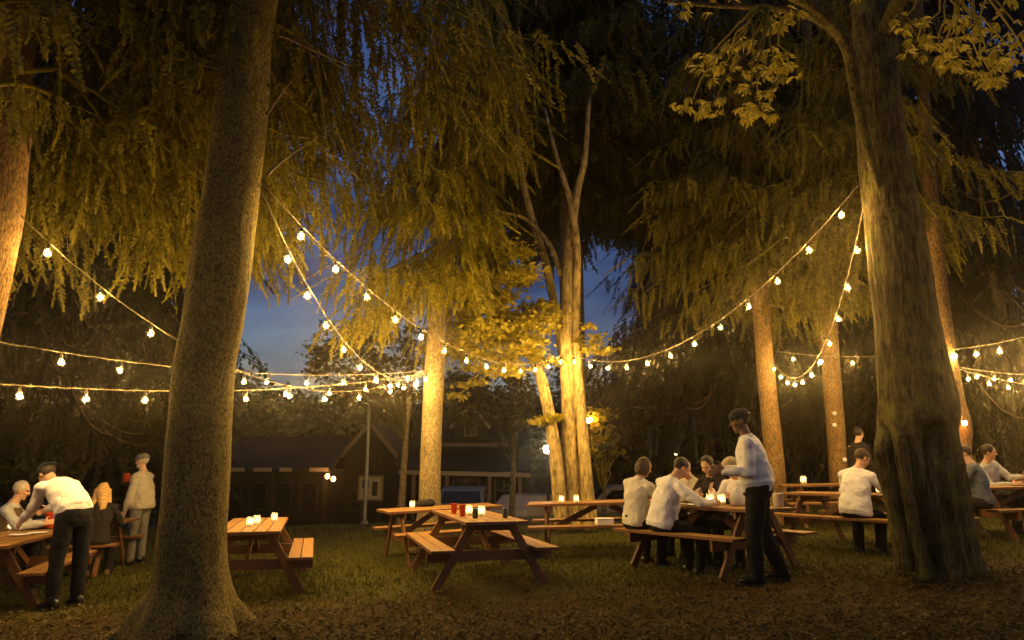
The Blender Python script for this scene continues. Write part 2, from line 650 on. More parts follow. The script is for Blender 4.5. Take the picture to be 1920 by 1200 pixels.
n = 90000
gx, gy = scatter(n, -.82, .82, 4.8, 18.0)
keep = np.array([noise.noise(Vector((x * .55, y * .55, 0))) * .9 + (y - 7.5) * .35 for x, y in zip(gx, gy)]) > rng.random(n) * .5 - .15
gx, gy = gx[keep], gy[keep]
n = len(gx)
gz = np.array([ground(x, y) for x, y in zip(gx, gy)])
h = rng.uniform(.02, .065, n)
w = rng.uniform(.004, .008, n) * (1 + gy / 14)
a = rng.uniform(0, 6.283, n)
la = rng.uniform(0, 6.283, n)
ln = rng.uniform(0, .7, n) * h
V = np.zeros((n, 3, 3))
V[:, 0] = np.stack([gx - w * np.cos(a), gy - w * np.sin(a), gz - .004], 1)
V[:, 1] = np.stack([gx + w * np.cos(a), gy + w * np.sin(a), gz - .004], 1)
V[:, 2] = np.stack([gx + ln * np.cos(la), gy + ln * np.sin(la), gz + h], 1)
o = obj('grass', fast_mesh('grass', V.reshape(-1, 3), np.arange(n * 3).reshape(-1, 3)), M['blade'])
o['kind'] = 'stuff'

# fallen leaves
n = 42000
lx, ly = scatter(n, -.82, .82, 4.7, 14.0)
pr = np.array([1.25 - (y - 6.1) * .42 + .5 * noise.noise(Vector((x * .7, y * .7, 8))) + (.35 if (x > 1.8 and y < 8.6) else 0) for x, y in zip(lx, ly)])
keep = pr > rng.random(n) * .95
keep |= rng.random(n) < .05
lx, ly = lx[keep], ly[keep]
n = len(lx)
lz = np.array([ground(x, y) for x, y in zip(lx, ly)]) + rng.uniform(.006, .035, n)
s = rng.uniform(.011, .030, n)
a = rng.uniform(0, 6.283, n)
tl = rng.normal(0, .35, (n, 2))
V = np.zeros((n, 4, 3))
for k, (u, v) in enumerate(((-1, 0), (.1, .55), (1, 0), (-.1, -.55))):
    du = s * (u * np.cos(a) - v * np.sin(a))
    dv = s * (u * np.sin(a) + v * np.cos(a))
    V[:, k] = np.stack([lx + du, ly + dv, lz + du * tl[:, 0] + dv * tl[:, 1] + (.012 if k % 2 else 0) * rng.random(n)], 1)
o = obj('fallen_leaves', fast_mesh('fallen_leaves', V.reshape(-1, 3), np.arange(n * 4).reshape(-1, 4)), M['litter'])
o['kind'] = 'stuff'
tag(o, 'dry brown leaves littering the lawn in front of the tables', 'fallen leaves', kind='stuff')

# ------------------------------------------------------------------ trees
def spline(pts, n):
    """Catmull-Rom through rows of numbers"""
    P = np.array(pts, float)
    P = np.vstack([2 * P[0] - P[1], P, 2 * P[-1] - P[-2]])
    out = []
    m = len(pts) - 1
    for q in np.linspace(0, m, n):
        i = min(int(q), m - 1)
        t = q - i
        p0, p1, p2, p3 = P[i:i + 4]
        out.append(.5 * (2 * p1 + (p2 - p0) * t + (2 * p0 - 5 * p1 + 4 * p2 - p3) * t * t + (3 * p1 - p0 - 3 * p2 + p3) * t ** 3))
    return np.array(out)


def trunk_mesh(rows, nr=90, ns=28, rough=.06, lob=0., fn=None, seed=0):
    """rows of world (x, y, z, r) from base up"""
    S = spline(rows, nr)
    mb = MB()
    z0 = S[0][2]

    def jit(p, t, i):
        ct, st = math.cos(t), math.sin(t)
        k = 1 + rough * noise.noise(Vector((ct * 1.6, st * 1.6, p.z * 1.1 + seed))) + rough * .6 * noise.noise(Vector((ct * 4.2, st * 4.2, p.z * 2.2 + seed * 2)))
        hb = p.z - z0
        if lob:
            k += lob * math.exp(-hb / .28) * (.5 + .9 * math.sin(t * 5 + seed) * .6 + .5 * noise.noise(Vector((ct * 2.2, st * 2.2, seed + 9))))
        if fn:
            k += fn(t, p.z)
        return k
    mb.tube([r[:3] for r in S], [r[3] for r in S], ns, jit=jit)
    return mb


def rows_from_px(px, Y, extra=()):
    """px: (left edge, right edge, y) in the photo at depth Y -> trunk rows"""
    out = []
    for l, r, y in px:
        c = unp((l + r) / 2, y, Y)
        out.append((c.x, c.y, c.z, (r - l) / 2 * Y / F))
    return out + list(extra)


# --- sprays of hanging spruce twigs
def make_spray(L, nsh, w, sp):
    V = []
    def kite(p, d, l, ww):
        d = d / np.linalg.norm(d)
        nr = np.array([rng.normal(0, .22), 1, rng.normal(0, .22)])
        pe = np.cross(d, nr)
        pe /= np.linalg.norm(pe)
        V.append([p - pe * ww * .22, p + pe * ww * .22, p + d * l + pe * ww * .42, p + d * l - pe * ww * .42])
    bend = rng.uniform(-.25, .25)
    kite(np.array([0, 0, 0.]), np.array([bend * .4, 0, -1]), L * .65, w * .8)
    kite(np.array([bend * L * .2, 0, -.5 * L]), np.array([bend, 0, -1]), L * .55, w)
    for i in range(nsh):
        t = (i + .5) / nsh
        sd = 1 if i % 2 else -1
        p = np.array([bend * L * t * t * .6, 0, -t * L * .9])
        an = rng.uniform(R(34), R(64))
        l = sp * L * (1 - .55 * t) * rng.uniform(.6, 1.1)
        kite(p, np.array([sd * math.sin(an), rng.normal(0, .18), -math.cos(an)]), l, w * rng.uniform(.75, 1.15))
    return np.array(V).reshape(-1, 3)


SPR = [make_spray(.44, 17, .036, .17) for _ in range(14)]
SPR_FAR = [make_spray(.62, 15, .050, .22) for _ in range(10)]


class Crown:
    def __init__(self):
        self.V, self.W = [], MB()

    def spray(self, p, az, tilt, taz, sc, lib):
        s = lib[rng.integers(len(lib))] * sc
        ca, sa = math.cos(az), math.sin(az)
        q = np.stack([s[:, 0] * ca - s[:, 1] * sa, s[:, 0] * sa + s[:, 1] * ca, s[:, 2]], 1)
        # lean the hanging axis outwards
        d = -q[:, 2] * math.tan(tilt)
        q[:, 0] += d * math.cos(taz)
        q[:, 1] += d * math.sin(taz)
        self.V.append(q + np.asarray(p))

    def branch(self, p0, az, L, slope, lib, sc, step, latf=.5, wood=True):
        n = 8
        pts = []
        z = p0[2]
        x, y = p0[0], p0[1]
        for i in range(n + 1):
            t = i / n
            pts.append((x, y, z))
            sl = slope + (.35 * t - .55 * math.sin(math.pi * min(1, t * 1.2)))
            x += math.cos(az) * L / n
            y += math.sin(az) * L / n
            z += sl * L / n
            az += rng.normal(0, .05)
        P = np.array(pts)
        if wood:
            self.W.tube(pts, [max(.008, .028 * L / 2.5 * (1 - .8 * i / n)) for i in range(n + 1)], 5, 1)
        m = max(3, int(L / step))
        for i in range(m):
            t = (i + rng.random()) / m
            t = .12 + .88 * t
            q = P[min(n, int(t * n))] + (P[min(n, int(t * n) + 1)] - P[min(n, int(t * n))]) * (t * n - int(t * n))
            for sd in (-1, 1):
                la = az + sd * rng.uniform(.7, 1.35)
                ll = latf * L * (1 - .75 * t) * rng.uniform(.5, 1.1) + .12
                k = max(1, int(ll / (step * .8)))
                for j in range(k):
                    u = (j + rng.random()) / k
                    pp = q + np.array([math.cos(la) * ll * u, math.sin(la) * ll * u, -.28 * ll * u * (1 + u)])
                    self.spray(pp, rng.uniform(0, 6.28), rng.uniform(.05, .55), la + rng.normal(0, .4), sc * rng.uniform(.55, 1.35), lib)
        # the tip
        self.spray(P[-1], rng.uniform(0, 6.28), .9, az, sc, lib)

    def mesh(self, name):
        V = np.concatenate(self.V)
        q = np.arange(len(V)).reshape(-1, 4)
        me = fast_mesh(name, V, q)
        if self.W.v:
            wm = self.W.mesh('w')
            bm = bmesh.new()
            bm.from_mesh(me)
            k = len(bm.faces)
            bm.from_mesh(wm)
            bm.to_mesh(me)
            bm.free()
            bpy.data.meshes.remove(wm)
        return me


def conifer_crown(h0, h1, Lmax, sc=1., step=.2, lib=SPR, lean=(0, 0), nb=5, lv=.42, reach=None, sink=.2):
    """crown in tree space: trunk base at the origin"""
    c = Crown()
    zz = h0
    while zz < h1:
        t = (zz - h0) / (h1 - h0)
        L0 = Lmax * (1 - .62 * t) * (0.75 + .25 * min(1, t * 6))
        for k in range(nb):
            az = rng.uniform(0, 6.283)
            kr = reach(az, zz) if reach else 1.0
            if kr < .15:
                continue
            c.branch((lean[0] * zz, lean[1] * zz, zz + rng.uniform(-.2, .2)), az, L0 * kr * rng.uniform(.7, 1.1), -sink - .25 * rng.random(), lib, sc, step)
        zz += lv
    return c


def dead_branch(p, d, L, r, seed):
    mb = MB()
    p = Vector(p)
    d = Vector(d).normalized()
    pts, rad = [p], [r]
    rnd = random.Random(seed)
    for i in range(7):
        d = (d + Vector((rnd.uniform(-.15, .15), rnd.uniform(-.1, .1), rnd.uniform(-.18, .06)))).normalized()
        p = p + d * L / 7
        pts.append(p)
        rad.append(r * (1 - .8 * (i + 1) / 7))
    mb.tube(pts, rad, 6)
    for i in (2, 4, 5):
        q = pts[i]
        dd = (d + Vector((rnd.uniform(-1, 1), rnd.uniform(-.5, .5), rnd.uniform(-.9, .3)))).normalized()
        mb.tube([q, q + dd * L * .15, q + dd * L * .28 + Vector((0, 0, -.04))], [rad[i] * .5, rad[i] * .35, .003], 5)
    return mb


def local(mb, o):
    """shift a world-space MB into the space of an Empty that is only translated"""
    l = Vector(o.location)
    mb.v = [tuple(Vector(p) - l) for p in mb.v]
    return mb


def tree(name, rows, barkm, label, cat='tree', group=None, crown=None, crown_mat=None, nr=70, ns=24, rough=.05, lob=.5, fn=None, seed=0, base=None, stubs=()):
    b0 = Vector(rows[0][:3])
    o = empty(name, (b0.x, b0.y, b0.z))
    tag(o, label, cat, group)
    t = obj('trunk', local(trunk_mesh(rows, nr, ns, rough, lob, fn, seed), o), barkm, o)
    if crown is not None:
        obj('crown', crown.mesh('crown') if isinstance(crown, Crown) else crown, [crown_mat or M['needle'], M['twig']], o)
    for i, (p, d, L, r) in enumerate(stubs):
        obj('branch', local(dead_branch(p, d, L, r, i + seed), o), barkm if r > .03 else M['twig'], o)
    return o


# T1: the big near spruce on the left
Y = T1Y
T1px = [(318, 428, 820), (326, 435, 700), (345, 455, 600), (360, 474, 480), (384, 489, 340), (401, 505, 190), (422, 516, 40)]
r1 = rows_from_px(T1px, Y)
g1 = ground(T1X, T1Y)
c0 = unp(355, 1150, Y)
bx = px2x(355, Y)
rowsT1 = [(bx, Y, g1 - .16, .52), (bx, Y, g1 - .02, .42), (bx, Y, g1 + .14, .375), (bx + .005, Y, g1 + .32, .315), (px2x(358, Y, .5), Y, g1 + .62, .295)] + r1
e = rowsT1[-1]
rowsT1 += [(e[0] + .20, Y, e[2] + 1.8, e[3] * .88), (e[0] + .5, Y, e[2] + 5.5, .10)]
crT1 = conifer_crown(6.9, 10.4, 3.1, .9, .21, lean=(.075, 0), nb=5, lv=.42)
T1 = tree('spruce_tree', rowsT1, M['big_spruce_bark'], 'thick grey spruce trunk with flaring roots, nearest tree at left foreground', crown=crT1, nr=130, ns=64, rough=.06, lob=.75, seed=3,
          stubs=[(unp(500, 330, Y), (.5, .1, .75), .75, .016), (unp(500, 215, Y), (.4, -.2, .35), .5, .014), (unp(420, 130, Y), (-.8, -.2, .1), .8, .016), (unp(512, 60, Y), (.8, .1, -.25), .9, .018)])

# T2: at the left edge
Y = 6.6
rowsT2 = rows_from_px([(-145, -60, 800), (-100, -12, 640), (-62, 25, 470), (-46, 42, 380), (-28, 56, 230), (-10, 70, 60)], Y)
gx_ = px2x(-190, Y)
rowsT2 = [(gx_ - .12, Y, ground(gx_, Y) - .1, .31), (gx_ - .08, Y, ground(gx_, Y) + .35, .25)] + rowsT2
e = rowsT2[-1]
rowsT2 += [(e[0] + .5, Y, e[2] + 3, .14)]
crT2 = conifer_crown(5.5, 9.8, 3.2, 1., .2, lean=(.15, 0), nb=5, lv=.42)
T2 = tree('spruce_tree', rowsT2, M['pine_bark'], 'leaning spruce trunk cut off by the left edge, light string tied to it', crown=crT2, seed=11)

# T3: central straight trunk
Y3 = 12.0
rowsT3 = rows_from_px([(784, 826, 960), (788, 826, 880), (795, 833, 700), (811, 840, 520), (822, 848, 380), (835, 857, 200), (848, 866, 0)], Y3)
gx_ = px2x(800, Y3)
rowsT3 = [(gx_, Y3, ground(gx_, Y3) - .1, .27)] + rowsT3
e = rowsT3[-1]
rowsT3 += [(e[0] + .2, Y3, e[2] + 2.4, .05)]
def reach3(az, z):
    k = math.cos(az)
    return 1.0 if k < .1 else max(.40, 1 - .62 * k) if z < 7.5 else 1.0


crT3 = conifer_crown(4.9, 11.5, 2.5, 1.05, .2, lean=(.05, 0), nb=6, lv=.38, reach=reach3)
T3 = tree('spruce_tree', rowsT3, M['pale_bark'], 'straight golden-lit spruce trunk at the centre where several light strings meet', crown=crT3, crown_mat=M['needle_lit'], seed=5,
          stubs=[(unp(838, 250, Y3 - .2), (.5, -.3, -.85), 1.6, .02), (unp(828, 330, Y3 - .2), (-.8, -.3, -.2), 1.3, .018)])

# T5, T6, T8: spruces on the right
Y5 = 14.0
rowsT5 = rows_from_px([(1441, 1474, 960), (1437, 1470, 880), (1420, 1452, 700), (1408, 1438, 540), (1396, 1424, 380), (1384, 1406, 200), (1374, 1392, 0)], Y5)
rowsT5 = [(rowsT5[0][0] + .03, Y5, ground(rowsT5[0][0], Y5) - .1, .24)] + rowsT5
crT5 = conifer_crown(5.4, 12.2, 2.4, 1.1, .22, lean=(-.06, 0), nb=6, lv=.4)
T5 = tree('spruce_tree', rowsT5, M['pine_bark'], 'amber-lit spruce trunk behind the standing waiter, string of lights ending on it', crown=crT5, seed=21,
          stubs=[(unp(1410, 390, Y5 - .2), (-.9, -.2, -.2), 1.7, .022), (unp(1440, 572, Y5 - .15), (.95, .1, .05), 1.1, .016)])
Y6 = 14.6
rowsT6 = rows_from_px([(1560, 1591, 960), (1556, 1588, 880), (1543, 1575, 700), (1533, 1564, 540), (1524, 1552, 380), (1510, 1534, 200), (1500, 1518, 0)], Y6)
rowsT6 = [(rowsT6[0][0] + .03, Y6, ground(rowsT6[0][0], Y6) - .1, .25)] + rowsT6
crT6 = conifer_crown(5.4, 12.2, 2.4, 1.1, .22, lean=(-.06, 0), nb=6, lv=.42)
T6 = tree('spruce_tree', rowsT6, M['pine_bark'], 'amber-lit spruce trunk with two pale tags, just left of the gnarled tree', crown=crT6, seed=31,
          stubs=[(unp(1540, 560, Y6 - .2), (-.9, -.2, .1), 1.1, .014)])
Y8 = 11.0
rowsT8 = rows_from_px([(1784, 1822, 960), (1778, 1818, 850), (1774, 1818, 795), (1770, 1804, 740), (1758, 1788, 640), (1744, 1772, 500), (1732, 1758, 360), (1720, 1742, 180), (1712, 1730, 0)], Y8)
rowsT8 = [(rowsT8[0][0] + .03, Y8, ground(rowsT8[0][0], Y8) - .1, .26)] + rowsT8
crT8 = conifer_crown(5.6, 10.5, 2.4, 1., .2, lean=(-.08, 0), nb=5, lv=.4)
T8 = tree('spruce_tree', rowsT8, M['pine_bark'], 'slim amber trunk half hidden behind the right side of the gnarled tree', crown=crT8, seed=41)

# extra spruces whose boughs hang between the lit trunks
def plain_conifer(px, Y, h, r, crown, m, label, seed, dx=0., group=None, cm=None):
    x = px2x(px, Y)
    z = ground(x, Y)
    rows = [(x, Y, z - .1, r * 1.3), (x, Y, z + .6, r), (x + dx * .5, Y, z + h * .5, r * .7), (x + dx, Y, z + h, .03)]
    return tree('spruce_tree', rows, M['spruce_bark'], label, crown=crown, crown_mat=cm or M['needle'], seed=seed, group=group, nr=30, ns=14, lob=.3)


crA = conifer_crown(6.0, 11.0, 3.1, 1.0, .2, nb=6, lv=.4, reach=lambda az, z: 1.0 if math.cos(az) < .3 or z > 7 else .5)
plain_conifer(352, 9.2, 12.5, .2, crA, None, 'spruce close behind the big left trunk, its long boughs drooping to the left', 51)
crB = conifer_crown(5.3, 11.0, 2.9, 1.0, .2, nb=6, lv=.4, reach=lambda az, z: 1.0 if z > 7.4 else .45 if math.cos(az) > .35 else .3 if math.cos(az) < -.1 else .9)
plain_conifer(378, 10.9, 12.5, .19, crB, None, 'spruce farther behind the big left trunk, its lit boughs drooping to the right', 52, cm=M['needle_lit'])

crC = conifer_crown(10.5, 20.5, 4.2, 1.2, .28, SPR_FAR, nb=9, lv=.36)
plain_conifer(1066, 17.5, 22.0, .17, crC, None, 'tall spruce close behind the maple stems, boughs only at the top of the picture', 53, cm=M['needle'])
o_ = copy_tree([t_ for t_ in COL.objects if t_.get('label', '').startswith('tall spruce close behind')][0])
o_.location = (px2x(1094, 20), 20, ground(px2x(1094, 20), 20))
o_.rotation_euler = (0, 0, 2.2)
o_['label'] = 'tall dark spruce farther behind the maple stems, boughs high against the sky'
# ---- dark spruces farther back: three crowns shared by copies
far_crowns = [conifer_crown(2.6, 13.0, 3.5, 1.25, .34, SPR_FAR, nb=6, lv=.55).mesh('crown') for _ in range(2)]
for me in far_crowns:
    me.materials.append(M['shaded_needle'])
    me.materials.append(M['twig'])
far_list = [
    (-190, 16, 1.0, 'dark spruce in the far left background at the picture edge'),
    (30, 17.5, 1.05, 'dark spruce behind the old man in the vest at far left'),
    (170, 19.5, 1.1, 'dark spruce behind the bending waiter on the left'),
    (262, 20.5, .8, 'dark spruce hidden mostly by the thick left foreground trunk'),
    (1275, 34, 1.35, 'dark spruce in the background behind the seated party'),
    (1400, 20, 1.05, 'dark spruce behind the waiter, left of the amber trunks'),
    (1500, 21, 1.1, 'dark spruce filling the gap between the two amber right trunks'),
    (1640, 20, 1.1, 'dark spruce behind the man eating alone in a white shirt'),
    (1780, 18, 1.05, 'dark spruce behind the gnarled right tree'),
    (1930, 17, 1.0, 'dark spruce at the right picture edge'),
]
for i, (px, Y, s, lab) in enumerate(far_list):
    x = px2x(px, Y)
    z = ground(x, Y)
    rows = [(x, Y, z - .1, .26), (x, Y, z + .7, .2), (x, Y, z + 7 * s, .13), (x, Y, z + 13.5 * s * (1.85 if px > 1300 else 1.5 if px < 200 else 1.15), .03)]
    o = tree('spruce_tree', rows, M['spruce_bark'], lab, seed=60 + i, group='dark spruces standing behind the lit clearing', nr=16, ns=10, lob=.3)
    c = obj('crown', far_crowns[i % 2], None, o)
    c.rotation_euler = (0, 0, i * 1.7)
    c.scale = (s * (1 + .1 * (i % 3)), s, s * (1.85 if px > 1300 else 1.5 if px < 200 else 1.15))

# ---- leafy crowns
def leaf_cloud(centres, n, size, flat=.5, spread=.35):
    """diamond leaves clumped round centres (x, y, z, radius)"""
    Cn = np.array(centres)
    pick = rng.choice(len(Cn), n, p=Cn[:, 3] ** 2 / (Cn[:, 3] ** 2).sum())
    c = Cn[pick]
    d = rng.normal(0, .5, (n, 3))
    d[:, 2] *= flat
    p = c[:, :3] + d * c[:, 3:4]
    s = size * rng.uniform(.6, 1.25, n)
    a = rng.uniform(0, 6.283, n)
    drop = rng.uniform(-.2, .9, n)
    u = np.stack([np.cos(a) * np.cos(drop), np.sin(a) * np.cos(drop), -np.sin(drop)], 1)
    nr = rng.normal(0, .55, (n, 3)) + np.array([0, 0, 1.])
    w = np.cross(nr, u)
    w /= np.linalg.norm(w, axis=1)[:, None]
    V = np.zeros((n, 4, 3))
    V[:, 0] = p
    V[:, 1] = p + u * s[:, None] * .45 + w * s[:, None] * .36
    V[:, 2] = p + u * s[:, None]
    V[:, 3] = p + u * s[:, None] * .45 - w * s[:, None] * .36
    return V.reshape(-1, 3)


def merge_mesh(name, V, wood_mb, mats):
    me = fast_mesh(name, V, np.arange(len(V)).reshape(-1, 4))
    if wood_mb and wood_mb.v:
        wm = wood_mb.mesh('w')
        bm = bmesh.new()
        bm.from_mesh(me)
        bm.from_mesh(wm)
        bm.to_mesh(me)
        bm.free()
    me.materials.clear()
    for m in mats:
        me.materials.append(m)
    return me


def twig_to(mb, p, q, r, seed, mi=1):
    p, q = Vector(p), Vector(q)
    rnd = random.Random(seed)
    pts, rad = [], []
    L = (q - p).length
    for i in range(7):
        t = i / 6
        k = math.sin(math.pi * t) * L * .08
        pts.append(p.lerp(q, t) + Vector((rnd.uniform(-1, 1) * k, rnd.uniform(-1, 1) * k, k * .8 + rnd.uniform(-.5, .5) * k)))
        rad.append(r * (1 - .75 * t) + .003)
    mb.tube(pts, rad, 6, mi)


# T4: clump of pale stems with yellow leaves, centre
Y4 = 13.6
b4 = Vector((px2x(1072, Y4), Y4, ground(px2x(1072, Y4), Y4)))
T4 = empty('maple_tree', b4)
tag(T4, 'clump of pale golden maple stems with yellow leaves at the centre background', 'tree')


def stem(pl, Yo=0, seed=0, nr=40):
    rows = []
    for k, (px, py, rp) in enumerate(pl):
        c = unp(px, py, Y4 + Yo)
        rows.append((c.x, c.y + .1 * math.sin(k * 1.3 + seed), c.z, rp * Y4 / F))
    return local(trunk_mesh(rows, nr, 14, .07, .15, None, seed), T4)


obj('trunk', stem([(1080, 990, 17), (1075, 925, 14.5), (1068, 800, 13.5), (1061, 680, 12.5), (1063, 560, 11), (1071, 430, 11), (1084, 350, 8), (1096, 300, 6), (1104, 190, 4)], 0, 1, 60), M['maple_bark'], T4)
obj('stem', stem([(1056, 990, 14), (1048, 925, 12.5), (1040, 850, 12), (1028, 770, 11), (1012, 700, 10), (990, 652, 8.5), (962, 610, 6), (930, 560, 4), (905, 500, 2)], -.15, 2), M['maple_bark'], T4)
obj('stem', stem([(1108, 990, 13), (1101, 925, 11.5), (1093, 830, 10.5), (1084, 700, 9.5), (1080, 600, 8.5), (1082, 470, 7), (1068, 380, 6), (1042, 290, 4), (1022, 200, 2.5)], -.12, 3), M['maple_bark'], T4)
obj('stem', stem([(1060, 690, 9), (1044, 600, 9), (1025, 500, 8.5), (1005, 430, 8), (985, 360, 7), (974, 290, 5), (968, 180, 3)], .5, 4), M['maple_bark'], T4)
obj('stem', stem([(1052, 520, 5), (1034, 465, 5), (1005, 425, 4), (975, 404, 3.2), (925, 398, 2)], .2, 5), M['maple_bark'], T4)
wmb = MB()
cent = []
for i in range(84):
    px = rng.uniform(846, 1040)
    py = rng.uniform(462, 700)
    if px > 985 and py < 530:
        continue
    if (px < 880 and py < 520):
        continue
    c = unp(px, py, Y4 + rng.uniform(-1.5, .2))
    cent.append((c.x - b4.x, c.y - b4.y, c.z - b4.z, rng.uniform(.22, .42)))
for (px, py) in ((930, 475), (955, 468), (905, 490), (940, 485), (1100, 655), (1110, 610), (1120, 630), (1140, 655), (1125, 660), (1115, 645), (1024, 785), (1012, 790), (1036, 782), (870, 720), (860, 740), (900, 715)):
    c = unp(px, py, Y4 - .4)
    cent.append((c.x - b4.x, c.y - b4.y, c.z - b4.z, .2))
anchor = [unp(990, 652, Y4 - .15) - b4, unp(962, 610, Y4 - .15) - b4, unp(930, 560, Y4 - .15) - b4, unp(1028, 770, Y4 - .15) - b4, unp(1064, 640, Y4) - b4]
for i, c in enumerate(cent):
    q = Vector(c[:3])
    a_ = min(anchor, key=lambda v: (v - q).length)
    twig_to(wmb, a_, q, .014, i)
V = leaf_cloud(cent, 11000, .115, .26)
obj('crown', merge_mesh('crown', V, wmb, [M['maple_leaf'], M['twig']]), None, T4)

# T7: the gnarled old tree on the right
Y = T7Y
T7px = [(1688, 1818, 1030), (1672, 1804, 950), (1660, 1796, 890), (1655, 1790, 850), (1655, 1784, 800), (1655, 1788, 760), (1652, 1774, 700), (1645, 1755, 600), (1632, 1740, 500), (1620, 1722, 400), (1611, 1703, 300), (1603, 1690, 200), (1598, 1682, 100), (1598, 1680, 10)]
r7 = rows_from_px(T7px, Y)
g7 = ground(T7X, T7Y)
xx = px2x(1758, Y)
rowsT7 = [(xx + .04, Y, g7 - .2, .43), (xx + .03, Y, g7 + .02, .405)] + r7
e = rowsT7[-1]
rowsT7 += [(e[0] + .02, Y, e[2] + 1.2, .2), (e[0] + .1, Y, e[2] + 3.5, .1)]


def z_at(py):
    return unp(1700, py, Y).z


def f7(t, z):
    # t = 0 faces the camera, + towards the right of the picture
    t = (t + math.pi) % (2 * math.pi) - math.pi
    k = 0.0
    def g(t0, py, st, sp, a):
        return a * math.exp(-((t - t0) / st) ** 2 - ((z - z_at(py)) / sp) ** 2)
    k += -.70 * math.exp(-(((t + .10) / .32) ** 2 + ((z - z_at(832)) / .19) ** 2) ** 2)    # hollow
    k += g(-.20, 790, .38, .07, .16)            # lip over the hollow
    k += g(-.95, 830, .40, .25, .16)            # burl left
    k += g(-.62, 880, .13, .30, .16)            # ridge left of the hollow
    for tt, w_, a_ in ((-.45, .10, .14), (-.10, .09, -.13), (.35, .12, -.08), (-.9, .10, -.10), (.75, .14, .08)):
        tw = tt + .35 * (z_at(930) - z) * (.5 if tt < 0 else -.2)
        k += a_ * math.exp(-((t - tw) / w_) ** 2) * sstep(z_at(800), z_at(940), z) if z < z_at(800) else 0
    ang = math.sin(t * 17 + 1.5 * noise.noise(Vector((t * 2, z * 1.5, 4)))) * .012
    return k + ang


o7 = empty('old_tree', (rowsT7[0][0], Y, rowsT7[0][2]))
tag(o7, 'gnarled old broadleaf tree with a dark hollow and mossy ridges, right foreground', 'tree')
tm7 = trunk_mesh(rowsT7, 190, 96, .05, .05, f7, 8)
hc7 = unp(1717, 832, T7Y)
for i, f_ in enumerate(tm7.f):
    c_ = sum((Vector(tm7.v[k]) for k in f_), Vector()) / len(f_)
    if c_.y < T7Y + .1 and abs(c_.x - hc7.x) < .16 and abs(c_.z - hc7.z) < .24 and len(f_) == 4:
        tm7.m[i] = 1 if ((c_.x - hc7.x) / .13) ** 2 + ((c_.z - hc7.z) / .21) ** 2 < 1 else 0
for k, (pl, rp) in enumerate((([(1672, 786, .34), (1683, 815, .37), (1692, 850, .40), (1697, 890, .42), (1704, 940, .42), (1716, 1000, .41), (1728, 1050, .40), (1738, 1090, .42)], 13),
                              ([(1652, 790, .20), (1657, 830, .25), (1664, 880, .28), (1676, 940, .30), (1690, 1000, .31), (1700, 1070, .33)], 17),
                              ([(1752, 800, .36), (1748, 850, .40), (1744, 900, .42), (1756, 960, .41), (1772, 1030, .40), (1786, 1085, .42)], 13))):
    pts, rad = [], []
    S_ = spline([(a_, b_, c_) for a_, b_, c_ in pl], 34)
    for j, (a_, b_, c_) in enumerate(S_):
        p_ = unp(a_, b_, T7Y - c_ + .07 + .10 * (1 - sstep(0, 9, j)))
        p_ += Vector((noise.noise(p_ * 6) * .02, 0, 0))
        pts.append(p_)
        tt_ = j / 33
        rad.append(rp * T7Y / F * (.25 + .75 * sstep(0, 8, j)) * (.8 + .2 * math.sin(math.pi * min(1, tt_ * 1.5 + .15)) + .25 * noise.noise(p_ * 5 + Vector((k, 0, 0)))))
    tm7.tube(pts, rad, 14, jit=lambda p, t, i: 1 + .22 * noise.noise(Vector((math.cos(t) * 1.5, math.sin(t) * 1.5, p.z * 7))))
obj('trunk', local(tm7, o7), [M['old_bark'], M['hollow_shade']], o7)


def limb(pl, Ys, seed):
    rows = []
    for k, (px, py, rp) in enumerate(pl):
        yy = Ys[0] + (Ys[1] - Ys[0]) * k / (len(pl) - 1)
        c = unp(px, py, yy)
        rows.append((c.x, c.y, c.z, rp * yy / F))
    return local(trunk_mesh(rows, 40, 14, .08, 0, None, seed), o7)


obj('limb', limb([(1655, 380, 4), (1630, 290, 9), (1608, 190, 11), (1590, 95, 12), (1552, 38, 11), (1490, -5, 10), (1380, -40, 7)], (Y - .12, Y - 1.2), 1), M['old_bark'], o7)
obj('limb', limb([(1590, 80, 10), (1520, 30, 8), (1440, 14, 7), (1340, 10, 5), (1245, 2, 3)], (Y - .4, Y - 1.5), 2), M['old_bark'], o7)
obj('limb', limb([(1660, 60, 18), (1700, -20, 14), (1780, -60, 10), (1890, -70, 6)], (Y - .2, Y - 1.3), 3), M['old_bark'], o7)


def compound_leaves(spots, n_each, size, Yr):
    """palmate leaves of five drooping leaflets, hung round photo spots"""
    out = []
    for (px, py, rp) in spots:
        for _ in range(n_each):
            aa = rng.uniform(0, 6.283)
            rr = rp * math.sqrt(rng.random())
            yy = rng.uniform(*Yr)
            c = unp(px + rr * math.cos(aa), py + rr * .6 * math.sin(aa), yy)
            c = np.array(c) - np.array(o7.location)
            az0 = rng.uniform(0, 6.283)
            tiltp = rng.uniform(.25, 1.0)
            sz = size * rng.uniform(.65, 1.15)
            for j in range(5):
                az = az0 + (j - 2) * .62
                l = sz * (1 - .16 * abs(j - 2))
                dp = tiltp + rng.normal(0, .15)
                u = np.array([math.cos(az) * math.cos(dp), math.sin(az) * math.cos(dp), -math.sin(dp)])
                w = np.cross(u, [0, 0, 1.]) + rng.normal(0, .25, 3)
                w /= np.linalg.norm(w)
                up = np.cross(w, u)
                p0 = c + u * l * .08
                m1 = c + u * l * .6 + w * l * .19
                m2 = c + u * l * .6 - w * l * .19
                tip = c + u * l - np.array([0, 0, .12 * l])
                out.append([p0, m1, tip, m2])
    return np.array(out).reshape(-1, 3)


